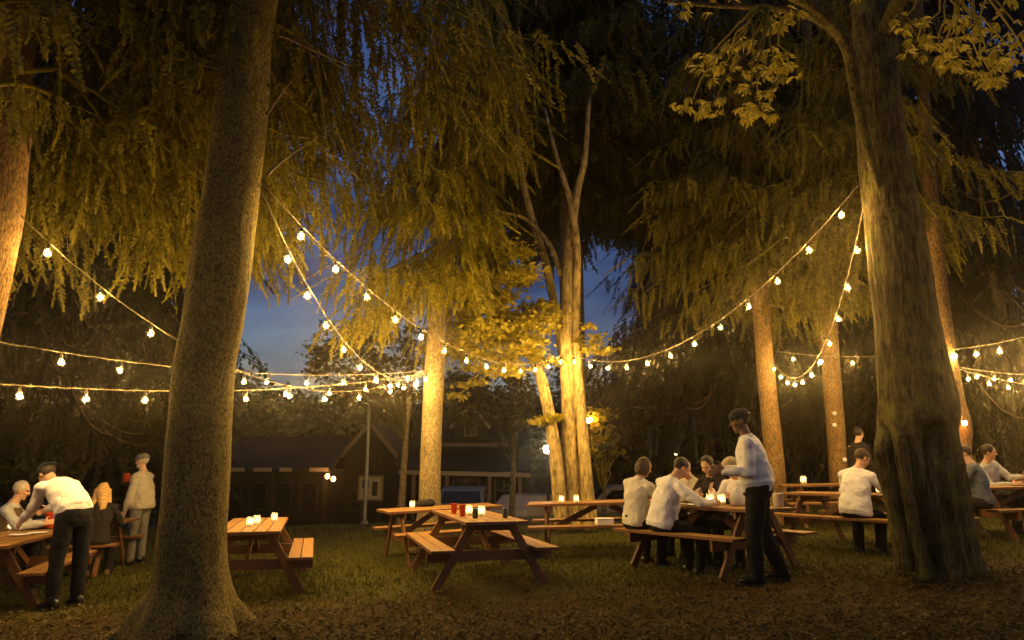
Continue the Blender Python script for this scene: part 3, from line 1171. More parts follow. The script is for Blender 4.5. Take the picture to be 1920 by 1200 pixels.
spL = [(1300, 195, 40), (1340, 200, 30), (1395, 200, 34), (1425, 205, 30), (1360, 130, 55), (1410, 100, 55), (1330, 115, 40), (1450, 120, 45), (1480, 130, 25), (1420, 160, 40), (1445, 60, 40), (1460, 25, 40), (1390, 85, 30)]
spR = [(1700, 40, 30), (1720, 85, 36), (1760, 75, 45), (1800, 95, 50), (1850, 110, 50), (1890, 95, 45), (1840, 130, 35), (1920, 110, 40), (1900, 50, 40), (1770, 110, 30), (1820, 60, 30), (1860, 150, 20), (1795, 30, 25)]
spT = [(1280, 8, 30), (1350, 0, 50), (1420, -5, 50), (1500, -20, 60), (1600, -40, 70), (1750, -10, 60), (1850, 10, 60), (1930, 20, 50), (1650, -20, 60)]
V = np.concatenate([compound_leaves(spL, 12, .13, (5.8, 6.7)), compound_leaves(spR, 12, .125, (5.9, 6.8)), compound_leaves(spT, 6, .13, (5.8, 7.2))])
wmb = MB()
for i, (px, py, rp) in enumerate(spL):
    twig_to(wmb, unp(1430 + 15 * math.sin(i), 12, 5.7) - o7.location, unp(px, py - 10, 5.6) - o7.location, .012, i)
for i, (px, py, rp) in enumerate(spR):
    twig_to(wmb, unp(1800 + 15 * math.sin(i), -58, 5.9) - o7.location, unp(px, py - 10, 5.8) - o7.location, .012, i + 40)
obj('crown', merge_mesh('crown', V, wmb, [M['hickory_leaf'], M['twig']]), None, o7)

# background broadleaf trees and bushes (own crowns)
def bush_tree(px, Y, spots, n, size, label, m, name='broadleaf_tree', th=3., cat='tree', r=.09):
    x = px2x(px, Y)
    z = ground(x, Y)
    o = empty(name, (x, Y, z))
    tag(o, label, cat)
    obj('trunk', local(trunk_mesh([(x, Y, z - .1, r * 1.4), (x, Y, z + .5, r), (x + .1, Y, z + th, r * .5)], 14, 10, .05, .2, None, px), o), M['spruce_bark'], o)
    cent, w = [], MB()
    for i, (sx, sy, rp) in enumerate(spots):
        yy = Y + rng.uniform(-.8, .8)
        c = unp(sx, sy, yy) - o.location
        cent.append((c.x, c.y, c.z, rp * yy / F))
        twig_to(w, (.05, 0, min(th * .7, max(.3, c.z * .6))), c, .02, i)
    obj('crown', merge_mesh('crown', leaf_cloud(cent, n, size, .6), w, [m, M['twig']]), None, o)
    return o


def spots_in(x0, x1, y0, y1, n, rp):
    return [(rng.uniform(x0, x1), rng.uniform(y0, y1), rp * rng.uniform(.6, 1.3)) for _ in range(n)]


bush_tree(752, 16.2, spots_in(590, 790, 610, 745, 40, 26), 3800, .13, 'low amber-lit broadleaf tree behind the bulbs left of the central trunk', M['far_leaf'], th=3.2)
bush_tree(1130, 24.3, spots_in(1095, 1170, 765, 850, 16, 14), 900, .22, 'small orange-lit tree by the amber street lamp', M['maple_leaf'], th=2.2)
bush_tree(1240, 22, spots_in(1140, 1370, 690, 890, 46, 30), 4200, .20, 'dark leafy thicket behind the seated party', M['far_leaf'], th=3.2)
bush_tree(960, 20, spots_in(850, 1010, 690, 800, 26, 24), 2300, .17, 'dim leafy tree hanging over the porch house', M['far_leaf'], th=3.8)
bush_tree(60, 15.5, spots_in(-60, 130, 870, 930, 16, 26), 1500, .16, 'dim leafy shrub behind the old man in the vest', M['far_leaf'], name='shrub', th=1.0, cat='shrub', r=.04)

# distant skyline trees: one leafy crown shared by copies
cc = [(rng.normal(0, 1.7), rng.normal(0, 1.7), 5.6 + rng.normal(0, 1.9), rng.uniform(.9, 1.7)) for _ in range(34)]
sky_crown = merge_mesh('crown', leaf_cloud(cc, 5200, .5, .75), None, [M['far_leaf']])
for i in range(13):
    px = 330 + i * 75 + rng.uniform(-12, 12)
    Y = rng.uniform(44, 52)
    x = px2x(px, Y)
    z = ground(x, Y)
    rows = [(x, Y, z - .1, .35), (x, Y, z + 2, .25), (x, Y, z + 7, .08)]
    o = tree('skyline_tree', rows, M['spruce_bark'], 'dark distant tree low on the skyline beyond the houses', seed=200 + i, group='distant trees on the skyline', nr=8, ns=8, lob=0)
    c = obj('crown', sky_crown, None, o)
    c.rotation_euler = (0, 0, i * 2.1)
    s = rng.uniform(.76, .94)
    c.scale = (s * 1.15, s, s)

# ------------------------------------------------------------------ string lights
bm_ = MB()
bm_.lathe([(r_ * 1.62, z_ * 1.45) for r_, z_ in [(.009, 0), (.0125, -.005), (.019, -.013), (.0232, -.024), (.024, -.0335), (.0222, -.0435), (.0168, -.0525), (.008, -.0575), (.002, -.0585)]], 14)
BULB_ME = bm_.mesh('bulb')
BULB_ME.materials.append(M['bulb_glass'])
fm_ = MB()
fm_.ell((0, 0, -.048), (.0125, .0125, .0140), None, 10, 6)
FIL_ME = fm_.mesh('filament')
FIL_ME.materials.append(M['bulb'])
sk = MB()
sk.lathe([(.006, .055), (.011, .048), (.015, .035), (.016, .002), (.0135, -.002)], 10)
SOCK_ME = sk.mesh('socket')
SOCK_ME.materials.append(M['socket'])


def string_lights(label, A, B, sag, first, spacing, last=0.0, hang=.022, amp=0.0, group='strings of warm bulbs hung between the trees', rcab=.0058):
    A, B = Vector(A), Vector(B)
    N = 240
    P = []
    for i in range(N + 1):
        t = i / N
        p = A.lerp(B, t)
        p.z -= 4 * sag * t * (1 - t)
        P.append(p)
    arc = [0]
    for i in range(N):
        arc.append(arc[-1] + (P[i + 1] - P[i]).length)
    L = arc[-1]
    o = empty('string_lights', A)
    tag(o, label, 'string lights', group)
    mb = MB()
    rnd = random.Random(int(A.x * 100))
    pts = P[::3]
    pts = [p + Vector((rnd.uniform(-1, 1), rnd.uniform(-1, 1), rnd.uniform(-1, 1))) * .004 for p in pts]
    mb.tube(pts, [rcab] * len(pts), 6)
    # short drop wires
    pos = []
    d = first
    while d < L - last:
        i = max(j for j in range(N + 1) if arc[j] <= d)
        t = (d - arc[i]) / max(1e-6, arc[min(N, i + 1)] - arc[i])
        p = P[i].lerp(P[min(N, i + 1)], t)
        pos.append(p)
        mb.tube([p, p - Vector((0, 0, hang))], [.004, .004], 5)
        d += spacing
    obj('cable', local(mb, o), M['cable'], o)
    for p in pos:
        b = obj('bulb', BULB_ME, None, o)
        b.location = p - Vector((0, 0, hang + .05)) - A
        b.rotation_euler = (rnd.uniform(-.12, .12), rnd.uniform(-.12, .12), rnd.uniform(0, 6))
        obj('filament', FIL_ME, None, b)
        obj('socket', SOCK_ME, None, b)
    return o, len(pos), L


S_T1 = unp(487, 338, T1Y - .1)
S_T1b = unp(484, 343, T1Y - .1)
S_T3 = unp(806, 694, Y3 - .42)
S_T4 = unp(1062, 662, Y4 - .42)
S_T5 = unp(1443, 668, Y5 - .35)
S_T8 = unp(1786, 655, Y8 - .1)
NB = []
NB.append(string_lights('string of bulbs from the big left trunk sweeping down to the pale maple stems', S_T1, S_T4, .83, .66, .585))
NB.append(string_lights('string of bulbs dropping steeply from the big left trunk to the central trunk', S_T1b, S_T3, .82, .80, .535))
NB.append(string_lights('string of bulbs from the left edge trunk behind the big trunk to the central trunk', unp(38, 404, 6.5), S_T3 + Vector((-.02, 0, .02)), .95, .35, .66))
NB.append(string_lights('upper string of bulbs from beyond the left edge towards the central trunk', unp(-330, 575, 6.2), S_T3 + Vector((-.03, 0, .0)), .30, .1, .62))
NB.append(string_lights('lowest string of bulbs entering from the left edge at table height of the trunk', unp(-330, 690, 6.4), S_T3 + Vector((-.04, 0, -.05)), .26, .27, .64))
NB.append(string_lights('long string of bulbs rising from the maple stems up to the gnarled right tree', S_T4 + Vector((.02, 0, 0)), unp(1616, 338, T7Y - .25), .86, .27, .575))
NB.append(string_lights('U-shaped string of bulbs hanging from the gnarled tree to the amber trunk', unp(1622, 376, T7Y - .25), S_T5, 1.08, .56, .60))
NB.append(string_lights('far string of bulbs passing behind the gnarled tree between two amber trunks', unp(1452, 658, Y5 - .1), S_T8, .12, .45, .64))
NB.append(string_lights('string of bulbs rising from the slim trunk towards the right edge', S_T8, unp(2060, 590, 7.0), .06, .1, .78))
NB.append(string_lights('sagging string of bulbs at the right edge, nearer of the low pair', unp(1787, 686, Y8 - .1), unp(2050, 690, 14.5), .14, .15, .66))
NB.append(string_lights('sagging string of bulbs at the right edge, lower of the low pair', unp(1788, 690, Y8 - .1), unp(2080, 735, 14.0), .10, .42, .66))
# two unseen strings added beside the camera to light the near trunks
NB.append(string_lights('string of bulbs added out of view at the left to light the near trunks', (-5.6, 5.2, 4.3), (-5.0, 1.6, 4.3), .4, .2, .9))
NB.append(string_lights('string of bulbs added out of view at the right to light the near trunks', (6.5, 5.4, 4.6), (6.2, 2.6, 4.4), .4, .2, .9))
print('BULBS', [n for _, n, _ in NB], [round(l, 2) for _, _, l in NB])

# ------------------------------------------------------------------ picnic tables
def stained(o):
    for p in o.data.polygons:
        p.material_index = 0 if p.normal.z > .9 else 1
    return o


def make_table(L=2.3, W=.74, off=.60, n=5):
    """children of an Empty at the table's middle on the lawn; long axis = local x"""
    o = empty('picnic_table', (0, 0, 0))
    tb = MB()
    pw = W / n
    for i in range(n):
        y = -W / 2 + pw * (i + .5)
        tb.box((random.uniform(-.006, .006), y, .732 + random.uniform(-.001, .001)), (L, pw - .008, .038), None, 0, .004)
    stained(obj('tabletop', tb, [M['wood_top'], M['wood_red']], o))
    for sy in (-1, 1):
        sb = MB()
        for k in (-1, 1):
            sb.box((0, sy * off + k * .07, .437), (L * .98, .134, .036), None, 0, .004)
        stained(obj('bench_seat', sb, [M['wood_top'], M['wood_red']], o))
    ex = L / 2 - .28
    for sx in (-1, 1):
        for sy in (-1, 1):
            lg = MB()
            lg.beam((sx * ex, sy * (off + .05), 0), (sx * ex, sy * W * .30, .712), .040, .095, (1, 0, 0) if False else (0, sy, 0), 0)
            obj('leg', lg, M['wood_red'], o)
        br = MB()
        xi = sx * (ex - .0425)
        br.beam((xi, -(off + .14), .358), (xi, off + .14, .358), .040, .118, (0, 0, 1))
        obj('crossbeam', br, M['wood_red'], o)
        cl = MB()
        xo = sx * (ex - .0425)
        cl.beam((xo, -W * .46, .670), (xo, W * .46, .670), .040, .080, (0, 0, 1))
        obj('top_batten', cl, M['wood_red'], o)
        dg = MB()
        dg.beam((sx * (ex - .075), 0, .36), (sx * .10, 0, .69), .085, .040, (0, 1, 0))
        obj('brace', dg, M['wood_red'], o)
    return o


def put_table(o, x, y, ang, label):
    o.location = (x, y, ground(x, y))
    o.rotation_euler = (0, -.03 * math.cos(ang), ang)
    tag(o, label, 'picnic table', 'picnic tables on the lawn')
    return o


proto = make_table()
aA = math.atan2(2.5, -.70)
TA = put_table(proto, -.47, 9.03, aA, 'empty picnic table at the centre front with cans, red cups and candle jars')
TD = put_table(copy_tree(proto), -3.28, 9.05, aA, 'picnic table half hidden behind the big left trunk, three candle jars on it')
TE = put_table(copy_tree(proto), -6.16, 8.72, aA + .04, 'picnic table at the left edge where the waiter bends over the guests')
TF = put_table(copy_tree(proto), -7.0, 10.8, R(12), 'picnic table behind the blonde woman at far left')
TB = put_table(copy_tree(proto), -1.1, 11.0, R(25), 'picnic table behind the centre front one, dark bag lying on it')
TB.scale = (.79, 1, 1)
TC = put_table(copy_tree(proto), 1.42, 10.85, R(-5), 'picnic table in front of the pale maple stems with two candles')
TG = put_table(make_table(1.98, .74, .63), 2.50, 8.92, R(-57), 'crowded picnic table beside the standing waiter, guests on both benches')
TH = put_table(copy_tree(proto), 5.02, 10.03, R(-61), 'picnic table where the man in a white shirt eats alone')
TI = put_table(copy_tree(proto), 8.05, 10.85, R(2), 'picnic table at the right edge behind the gnarled tree')
TJ = put_table(copy_tree(proto), 6.15, 12.9, R(-12), 'farthest picnic table on the right with a single candle')
bpy.context.view_layer.update()


def on(tb, u, v, h=.752):
    """point on a table: u along, v across"""
    return tb.matrix_world @ Vector((u, v, h))


# ------------------------------------------------------------------ things on tables
def make_jar():
    o = empty('candle_jar', (0, 0, 0))
    j = MB()
    j.lathe([(.036, .002), (.040, .006), (.041, .085), (.036, .10), (.037, .118), (.0355, .118), (.0345, .10), (.0385, .085), (.0375, .010), (.002, .008)], 20)
    obj('glass', j, M['jar'], o)
    w = MB()
    w.lathe([(.026, .0115), (.027, .014), (.0265, .042), (.004, .040)], 14)
    wx = obj('candle', w, M['wax'], o)
    f = MB()
    f.lathe([(.002, .047), (.0085, .058), (.0095, .066), (.006, .080), (.001, .096)], 10)
    obj('flame', f, M['flame'], o)
    return o


jar0 = make_jar()
jars = []


def put_jar(p, label, s=1.0):
    o = jar0 if not jars else copy_tree(jar0)
    o.location = p
    o.rotation_euler = (0, 0, random.uniform(0, 6))
    o.scale = (s, s, s)
    tag(o, label, 'candle jar', 'candles glowing in glass jars on the tables')
    jars.append(o)


def surf(tb, px, py, h=.752):
    """point on a tabletop under a photo pixel"""
    d = ray(px, py)
    z = tb.location.z + h
    t = (z - CAMZ) / d.z
    p = Vector((0, 0, CAMZ)) + d * t
    return p


def clampt(tb, p, U=1.08, W=.31, h=.752):
    q = tb.matrix_world.inverted() @ p
    q.x = max(-U, min(U, q.x))
    q.y = max(-W, min(W, q.y))
    q.z = h
    return tb.matrix_world @ q


put_jar(clampt(TA, surf(TA, 879, 967)), 'glowing candle jar beside the can in the middle of the centre table', 1.1)
put_jar(clampt(TA, surf(TA, 903, 969)), 'glowing candle jar right of the front can on the centre table', 1.1)
put_jar(on(TD, -.50, .02), 'nearest of three candle jars on the table behind the big trunk')
put_jar(on(TD, -.22, -.04), 'middle of three candle jars on the table behind the big trunk')
put_jar(on(TD, .25, -.22), 'farthest of three candle jars on the table behind the big trunk')
put_jar(clampt(TB, surf(TB, 773, 952)), 'candle jar on the table with the dark bag')
put_jar(clampt(TC, surf(TC, 1052, 944)), 'left candle jar on the table before the maple stems')
put_jar(clampt(TC, surf(TC, 1081, 944)), 'right candle jar on the table before the maple stems')
put_jar(clampt(TE, surf(TE, 20, 994)), 'candle jar in front of the old man in the vest')
put_jar(on(TG, .02, .0), 'candle jar at the elbow of the leaning man on the crowded table', 1.2)
put_jar(on(TG, .10, .12), 'candle jar by the white bag on the crowded table', 1.2)
put_jar(on(TJ, -.72, .0), 'lone candle jar on the farthest right table', 1.3)
put_jar(on(TI, .28, .1), 'candle jar on the table at the right edge', 1.2)
put_jar(on(TF, .62, -.1), 'candle jar seen between the bending waiter and the blonde woman', 1.0)
put_jar(on(TH, .3, -.08), 'candle jar in front of the man eating alone', 1.0)


def make_cup():
    m = MB()
    m.lathe([(.028, 0), (.030, .003), (.040, .112), (.0425, .114), (.0425, .118), (.039, .118), (.028, .008), (.002, .006)], 20)
    return m.mesh('red_cup')


cup_me = make_cup()
cup_me.materials.append(M['red_cup'])
ncup = []


def put_cup(p, label, s=1.0):
    o = bpy.data.objects.new('red_cup', cup_me)
    COL.objects.link(o)
    o.location = p
    o.scale = (s, s, s)
    tag(o, label, 'cup', 'red plastic cups')
    return o


put_cup(clampt(TA, surf(TA, 851, 963)), 'left red plastic cup on the centre table', 1.1)
put_cup(clampt(TA, surf(TA, 867, 968)), 'right red plastic cup on the centre table, beside the candle jar', 1.15)

put_cup(on(TF, .85, .12), 'red cup at the end of the table behind the blonde woman')


def make_can():
    o = empty('drink_can', (0, 0, 0))
    m = MB()
    m.lathe([(.024, .001), (.032, .008), (.033, .012), (.033, .105), (.031, .112)], 20)
    obj('body', m, M['can'], o)
    t = MB()
    t.lathe([(.0312, .1122), (.028, .121), (.027, .121), (.026, .117), (.002, .117)], 20)
    obj('lid', t, M['can_top'], o)
    return o


can0 = make_can()


def put_can(o, p, label):
    o.location = p
    tag(o, label, 'can', 'dark drink cans on the centre table')


put_can(can0, clampt(TA, surf(TA, 891, 973)), 'dark green drink can at the front edge between two candle jars')
put_can(copy_tree(can0), clampt(TA, surf(TA, 947, 972)), 'dark green drink can alone near the right corner of the centre table')

# dark bag on the back table
g = MB()
g.ell((0, 0, .045), (.16, .10, .055), None, 20, 12)
g.ell((.09, .02, .05), (.09, .08, .065), None, 16, 10)
g.ell((-.1, -.01, .035), (.09, .08, .04), None, 16, 10)
o = obj('bag', g, M['dark'])
o.location = clampt(TB, surf(TB, 795, 949))
o.rotation_euler = (0, 0, .2)
tag(o, 'dark crumpled bag lying on the back table by the central trunk', 'bag')

# white bag on the crowded table
g = MB()
secs = []
for z, hw, hd in ((0.001, .10, .07), (.03, .12, .085), (.12, .115, .08), (.19, .09, .06), (.23, .04, .03), (.27, .065, .03), (.30, .05, .015)):
    secs.append((Vector((.01 * math.sin(z * 30), 0, z)), Vector((1, 0, 0)), Vector((0, 1, 0)), hw, hd))
g.loft(secs, 28)
for i, p in enumerate(g.v):
    k = 1 + .12 * noise.noise(Vector(p) * 14)
    g.v[i] = (p[0] * k, p[1] * k, p[2])
o = obj('plastic_bag', g, M['plastic_bag'])
o.location = on(TG, .36, .14)
o.rotation_euler = (0, 0, .5)
tag(o, 'white plastic bag standing on the crowded table by the waiter', 'bag')
g = MB()
g.lathe([(.05, 0), (.055, .004), (.068, .15), (.072, .152), (.072, .158), (.066, .158), (.054, .01), (.003, .008)], 22)
o = obj('bucket', g, M['paper'])
o.location = on(TG, .80, .30)
tag(o, 'small white bucket at the right end of the crowded table', 'bucket')
# plates on the crowded table
plate = MB()
plate.lathe([(.06, 0), (.075, .004), (.115, .016), (.118, .019), (.112, .018), (.074, .008), (.003, .006)], 28)
plate_me = plate.mesh('plate')
plate_me.materials.append(M['paper'])
for tb, u, v, lab in ((TG, -.05, -.2, 'white plate in front of the man leaning on the crowded table'), (TG, -.35, -.22, 'white plate in front of the brown-haired woman'),
                      (TG, -.1, .22, 'white plate in front of the guest in dark clothes'), (TE, .35, -.2, 'white plate under the bending waiter on the left table'),
                      (TE, .1, -.08, 'white plate between the old man and the bending waiter'), (TI, -.25, -.05, 'white plate on the table at the right edge')):
    o = bpy.data.objects.new('plate', plate_me)
    COL.objects.link(o)
    o.location = on(tb, u, v)
    tag(o, lab, 'plate', 'white plates on the tables')
# white paper box on the bench of the maple table
g = MB()
g.box((0, 0, .04), (.24, .16, .078), None, 0, .006)
g.box((0, 0, .086), (.25, .17, .012), None, 0, .003)
o = obj('paper_box', g, M['paper'])
o.location = TC.matrix_world @ Vector((-.02, -.62, .457))
o.rotation_euler = (0, 0, .1)
tag(o, 'white paper box on the bench before the maple stems', 'box')

# ------------------------------------------------------------------ people
def remeshed(mb, name, voxel, smooth_it=2, wrinkle=0.0, seed=0, wscale=6.0):
    me = mb.mesh('tmp')
    o = bpy.data.objects.new('tmp', me)
    COL.objects.link(o)
    md = o.modifiers.new('r', 'REMESH')
    md.mode = 'VOXEL'
    md.voxel_size = voxel
    sm = o.modifiers.new('s', 'SMOOTH')
    sm.factor = .5
    sm.iterations = smooth_it
    dg = bpy.context.evaluated_depsgraph_get()
    new = bpy.data.meshes.new_from_object(o.evaluated_get(dg))
    new.name = name
    bpy.data.objects.remove(o)
    bpy.data.meshes.remove(me)
    n = len(new.vertices)
    if wrinkle:
        co = np.zeros(n * 3, np.float32)
        no = np.zeros(n * 3, np.float32)
        new.vertices.foreach_get('co', co)
        new.vertices.foreach_get('normal', no)
        co = co.reshape(-1, 3)
        no = no.reshape(-1, 3)
        off = np.array([noise.noise(Vector((p[0] * wscale + seed, p[1] * wscale, p[2] * wscale * 1.7))) + .5 * noise.noise(Vector((p[0] * wscale * 2.5 + seed, p[1] * wscale * 2.5 + p[2] * 6, p[2] * wscale * 2.2))) for p in co])
        co = co + no * (off * wrinkle)[:, None]
        new.vertices.foreach_set('co', co.astype(np.float32).ravel())
    new.materials.clear()
    new.polygons.foreach_set('use_smooth', [True] * len(new.polygons))
    new.update()
    return new


HANDS = {}


def nrm(v):
    return Vector(v).normalized()


def person(label, loc, yaw, s=1.0, pel=.96, lean=(5, 0), tw=0, head=(0, 0), arms=None, legs=None, shirt='white', trousers='black', shoes='shoe_black', sole='shoe_black',
           skin='skin', hair='hair_dark', hairstyle='short', cap=None, vest=None, belly=0., group='people at the lantern-lit dinner', headband=None, voxel=.011, long_coat=False, collar=None, beard=None, girth=1.0, tuck=False):
    """local frame: x right, y forward, z up, metres for a 1.75 m adult"""
    X, Yv, Z = Vector((1, 0, 0)), Vector((0, 1, 0)), Vector((0, 0, 1))
    arms = arms or {}
    legs = legs or {}
    P0 = Vector((0, 0, pel))
    fl, sl = R(lean[0]), R(lean[1])
    def frame(k):
        """spine direction at k in 0..1 (curving)"""
        a = fl * (.55 + .6 * k)
        c = sl * (.55 + .6 * k)
        u = Vector((math.sin(c), math.sin(a) * math.cos(c), math.cos(a) * math.cos(c)))
        tz = R(tw) * k
        lat0 = Vector((math.cos(tz), math.sin(tz), 0))
        lat = (lat0 - u * lat0.dot(u)).normalized()
        fw = u.cross(lat)
        return u, lat, fw
    sp = [P0]
    K = 12
    for i in range(K):
        u, _, _ = frame(i / K)
        sp.append(sp[-1] + u * .54 / K)
    def spine(d):
        q = d / .54 * K
        i = max(0, min(K - 1, int(q)))
        return sp[i] + (sp[i + 1] - sp[i]) * (q - i)
    uT, latT, fwT = frame(1)
    sh_c = spine(.435)
    sh = {1: sh_c + latT * .185, -1: sh_c - latT * .185}
    neck = spine(.54)
    hp, hy = R(head[0]), R(head[1])
    hu = (uT * .55 + Z * .45).normalized()
    fz = (fwT - hu * fwT.dot(hu)).normalized()
    fz = (Matrix.Rotation(hy, 3, hu) @ fz)
    hl = fz.cross(hu).normalized()
    rotp = Matrix.Rotation(hp, 3, -hl)
    hu2, fz2 = rotp @ hu, rotp @ fz
    hc = neck + hu * .045 + hu2 * .115 + fz2 * .025
    HR = Matrix((hl, fz2, hu2)).transposed()
    hip = {1: P0 + X * .095 - Z * .03, -1: P0 - X * .095 - Z * .03}
    J = {}
    for sd in (1, -1):
        ua, fa = arms.get(sd, ((sd * .15, .05, -1), (sd * .05, .25, -1)))
        el = sh[sd] + nrm(ua) * .29
        wr = el + nrm(fa) * .255
        th, shn = legs.get(sd, ((sd * .05, .02, -1), (sd * .02, -.03, -1)))
        kn = hip[sd] + nrm(th) * .43
        an = kn + nrm(shn) * .42
        J[sd] = (el, wr, kn, an, nrm(fa))
    body = MB()
    # torso core
    prof = [(-.07, .10, .08), (-.02, .145, .10), (.08, .135, .10), (.2, .13, .095), (.32, .15, .105), (.42, .14, .095), (.50, .075, .065), (.56, .052, .055)]
    def sec(d, hw, hd):
        u, la, fw = frame(max(0, min(1, d / .54)))
        c = spine(max(0, d)) if d >= 0 else P0 + Vector((0, 0, d))
        return (c, la, fw, hw, hd)
    body.loft([sec(*p) for p in prof])
    body.cone(sh[1], sh[-1], .055, .055)
    body.cone(neck - uT * .04, hc - hu2 * .04, .055, .052)
    # head
    body.ell(hc + HR @ Vector((0, -.008, .02)), (.074, .094, .095), HR)
    body.ell(hc + HR @ Vector((0, .022, -.045)), (.056, .066, .070), HR)
    body.ell(hc + HR @ Vector((0, .070, -.098)), (.024, .020, .018), HR, 12, 8)
    body.cone(hc + HR @ Vector((0, .082, .012)), hc + HR @ Vector((0, .104, -.022)), .010, .0155, 10)
    body.ell(hc + HR @ Vector((0, .080, .030)), (.055, .014, .011), HR, 12, 8)
    body.ell(hc + HR @ Vector((0, .084, -.062)), (.024, .012, .010), HR, 12, 8)
    for sd in (1, -1):
        body.ell(hc + HR @ Vector((sd * .076, -.010, -.008)), (.011, .020, .032), HR, 10, 8)
        body.ell(hc + HR @ Vector((sd * .040, .064, -.025)), (.024, .022, .022), HR, 10, 8)
        el, wr, kn, an, fd = J[sd]
        body.cone(sh[sd], el, .046, .038)
        body.cone(el, wr, .038, .026)
        body.cone(hip[sd], kn, .08, .055)
        body.cone(kn, an, .055, .038)
        body.cone(an, an + Vector((0, .10, -.045)), .035, .03)
        # hand: palm, four bent fingers, thumb from the side of the palm
        inn = Vector((-sd, 0, 0))
        pn = (inn - fd * inn.dot(fd))
        pn = pn.normalized() if pn.length > .2 else Vector((0, 0, -1))
        wv = fd.cross(pn).normalized()
        if wv.z < 0:
            wv = -wv
        pc = wr + fd * .055
        HANDS[label, sd] = pc + fd * .045 + pn * .045
        body.ell(pc, (.043, .016, .050), Matrix((wv, pn, fd)).transposed(), 12, 10)
        for k, (ln_, o_) in enumerate(((.068, .029), (.078, .010), (.072, -.010), (.055, -.029))):
            b0 = pc + fd * .040 + wv * o_
            m0 = b0 + (fd + pn * .25).normalized() * ln_ * .55
            t0 = m0 + (fd * .7 + pn * .75).normalized() * ln_ * .5
            body.cone(b0, m0, .0095, .009, 8)
            body.cone(m0, t0, .009, .0075, 8)
        b0 = pc + wv * .036 - fd * .012
        m0 = b0 + (wv * .75 + fd * .6 + pn * .25).normalized() * .038
        body.cone(b0, m0, .013, .0105, 8)
        body.cone(m0, m0 + (fd * .9 + wv * .2 + pn * .4).normalized() * .032, .0105, .008, 8)
    me = remeshed(body, 'person', .0085, 2)
    # face colours
    me.materials.append(M[skin])
    me.materials.append(M['eye'])
    me.materials.append(M['lip'])
    eyes = [hc + HR @ Vector((sd * .031, .083, .012)) for sd in (1, -1)]
    mouth = hc + HR @ Vector((0, .094, -.062))
    for p in me.polygons:
        c = p.center
        if (c - hc).length < .16:
            for e_ in eyes:
                d = HR.transposed() @ (c - e_)
                if abs(d.x) < .014 and abs(d.z) < .0075 and d.y > -.02:
                    p.material_index = 1
            d = HR.transposed() @ (c - mouth)
            if abs(d.x) < .024 and abs(d.z) < .008 and d.y > -.02:
                p.material_index = 2
    o = bpy.data.objects.new('person', me)
    COL.objects.link(o)
    o.location = loc
    o.rotation_euler = (0, 0, yaw)
    o.scale = (s, s, s)
    tag(o, label, 'person', group)
    # shirt
    sm = MB()
    bl = belly
    hem = -.10 if not long_coat else -.10
    pr = [(hem + .02, .178 + bl * .6, .142 + bl * .8), (-.02, .184 + bl * .7, .148 + bl), (.08, .168 + bl * .8, .128 + bl * 1.1), (.2, .165 + bl * .5, .125 + bl * .8), (.32, .178, .132 + bl * .2), (.42, .165, .118), (.48, .11, .088), (.525, .068, .066)]
    if tuck:
        pr = [(-.05, .150 + bl * .5, .112 + bl * .5), (.0, .156 + bl * .6, .118 + bl * .8), (.05, .180 + bl * .7, .140 + bl)] + pr[2:]
    pr = [(a, b_ * girth, c_ * girth) for a, b_, c_ in pr]
    sm.loft([sec(*p) for p in pr], 28)
    sm.cone(sh[1] - latT * .02, sh[-1] + latT * .02, .066, .066)
    for sd in (1, -1):
        sm.cone(spine(.49) + latT * sd * .045, sh[sd] + uT * .002, .055, .064)
    for sd in (1, -1):
        el, wr, kn, an, fd = J[sd]
        sm.cone(sh[sd] - latT * sd * .012, el, .066, .058)
        sm.cone(el, el + (wr - el) * .93, .060, .043)
    obj('shirt' if not long_coat else 'coat', remeshed(sm, 'shirt', voxel, 2, .016, sum(map(ord, label)) % 50), M[shirt], o)
    # trousers
    tm = MB()
    up = Z
    tm.loft([(P0 + Z * .06, X, Yv, (.158 + bl * .5) * girth, (.118 + bl * .6) * girth), (P0, X, Yv, (.170 + bl * .5) * girth, (.128 + bl * .5) * girth), (P0 - Z * .08, X, Yv, .172 * girth, .125 * girth), (P0 - Z * .13, X, Yv, .12, .10)], 24)
    for sd in (1, -1):
        el, wr, kn, an, fd = J[sd]
        tm.cone(hip[sd] - Z * .01, kn, .100 * girth, .076 * girth)
        tm.cone(kn, an + (kn - an) * .03, .076 * girth, .066 * girth)
    obj('trousers', remeshed(tm, 'trousers', voxel, 2, .008, 3), M[trousers], o)
    # shoes
    for sd in (1, -1):
        el, wr, kn, an, fd = J[sd]
        sn = nrm(kn - an)
        # toe direction square to the shin unless the foot is flat
        fdir = Vector((sd * .12, 1, 0))
        flat = an.z < .16
        if not flat:
            fdir = (fdir - sn * fdir.dot(sn) * .9)
        fdir.normalize()
        upv = (sn - fdir * sn.dot(fdir)).normalized()
        if flat:
            upv = Z
        latv = fdir.cross(upv).normalized()
        base = an - upv * .085
        shm = MB()
        prof_s = [(-.075, .026, .030), (-.06, .038, .052), (-.01, .042, .052), (.06, .046, .040), (.12, .048, .028), (.165, .038, .020), (.185, .016, .010)]
        shm.loft([(base + fdir * d + upv * (.022 + hh), latv, upv, w_, hh) for d, w_, hh in prof_s], 16)
        shm.cone(an - upv * .03, an + sn * .03, .046, .046)
        prof_t = [(-.082, .022), (-.06, .040), (0, .043), (.07, .048), (.13, .050), (.17, .040), (.195, .016)]
        shm.loft([(base + fdir * d + upv * .013, latv, upv, w_, .013) for d, w_ in prof_t], 14, 1)
        obj('shoe', shm, [M[shoes], M[sole]], o)
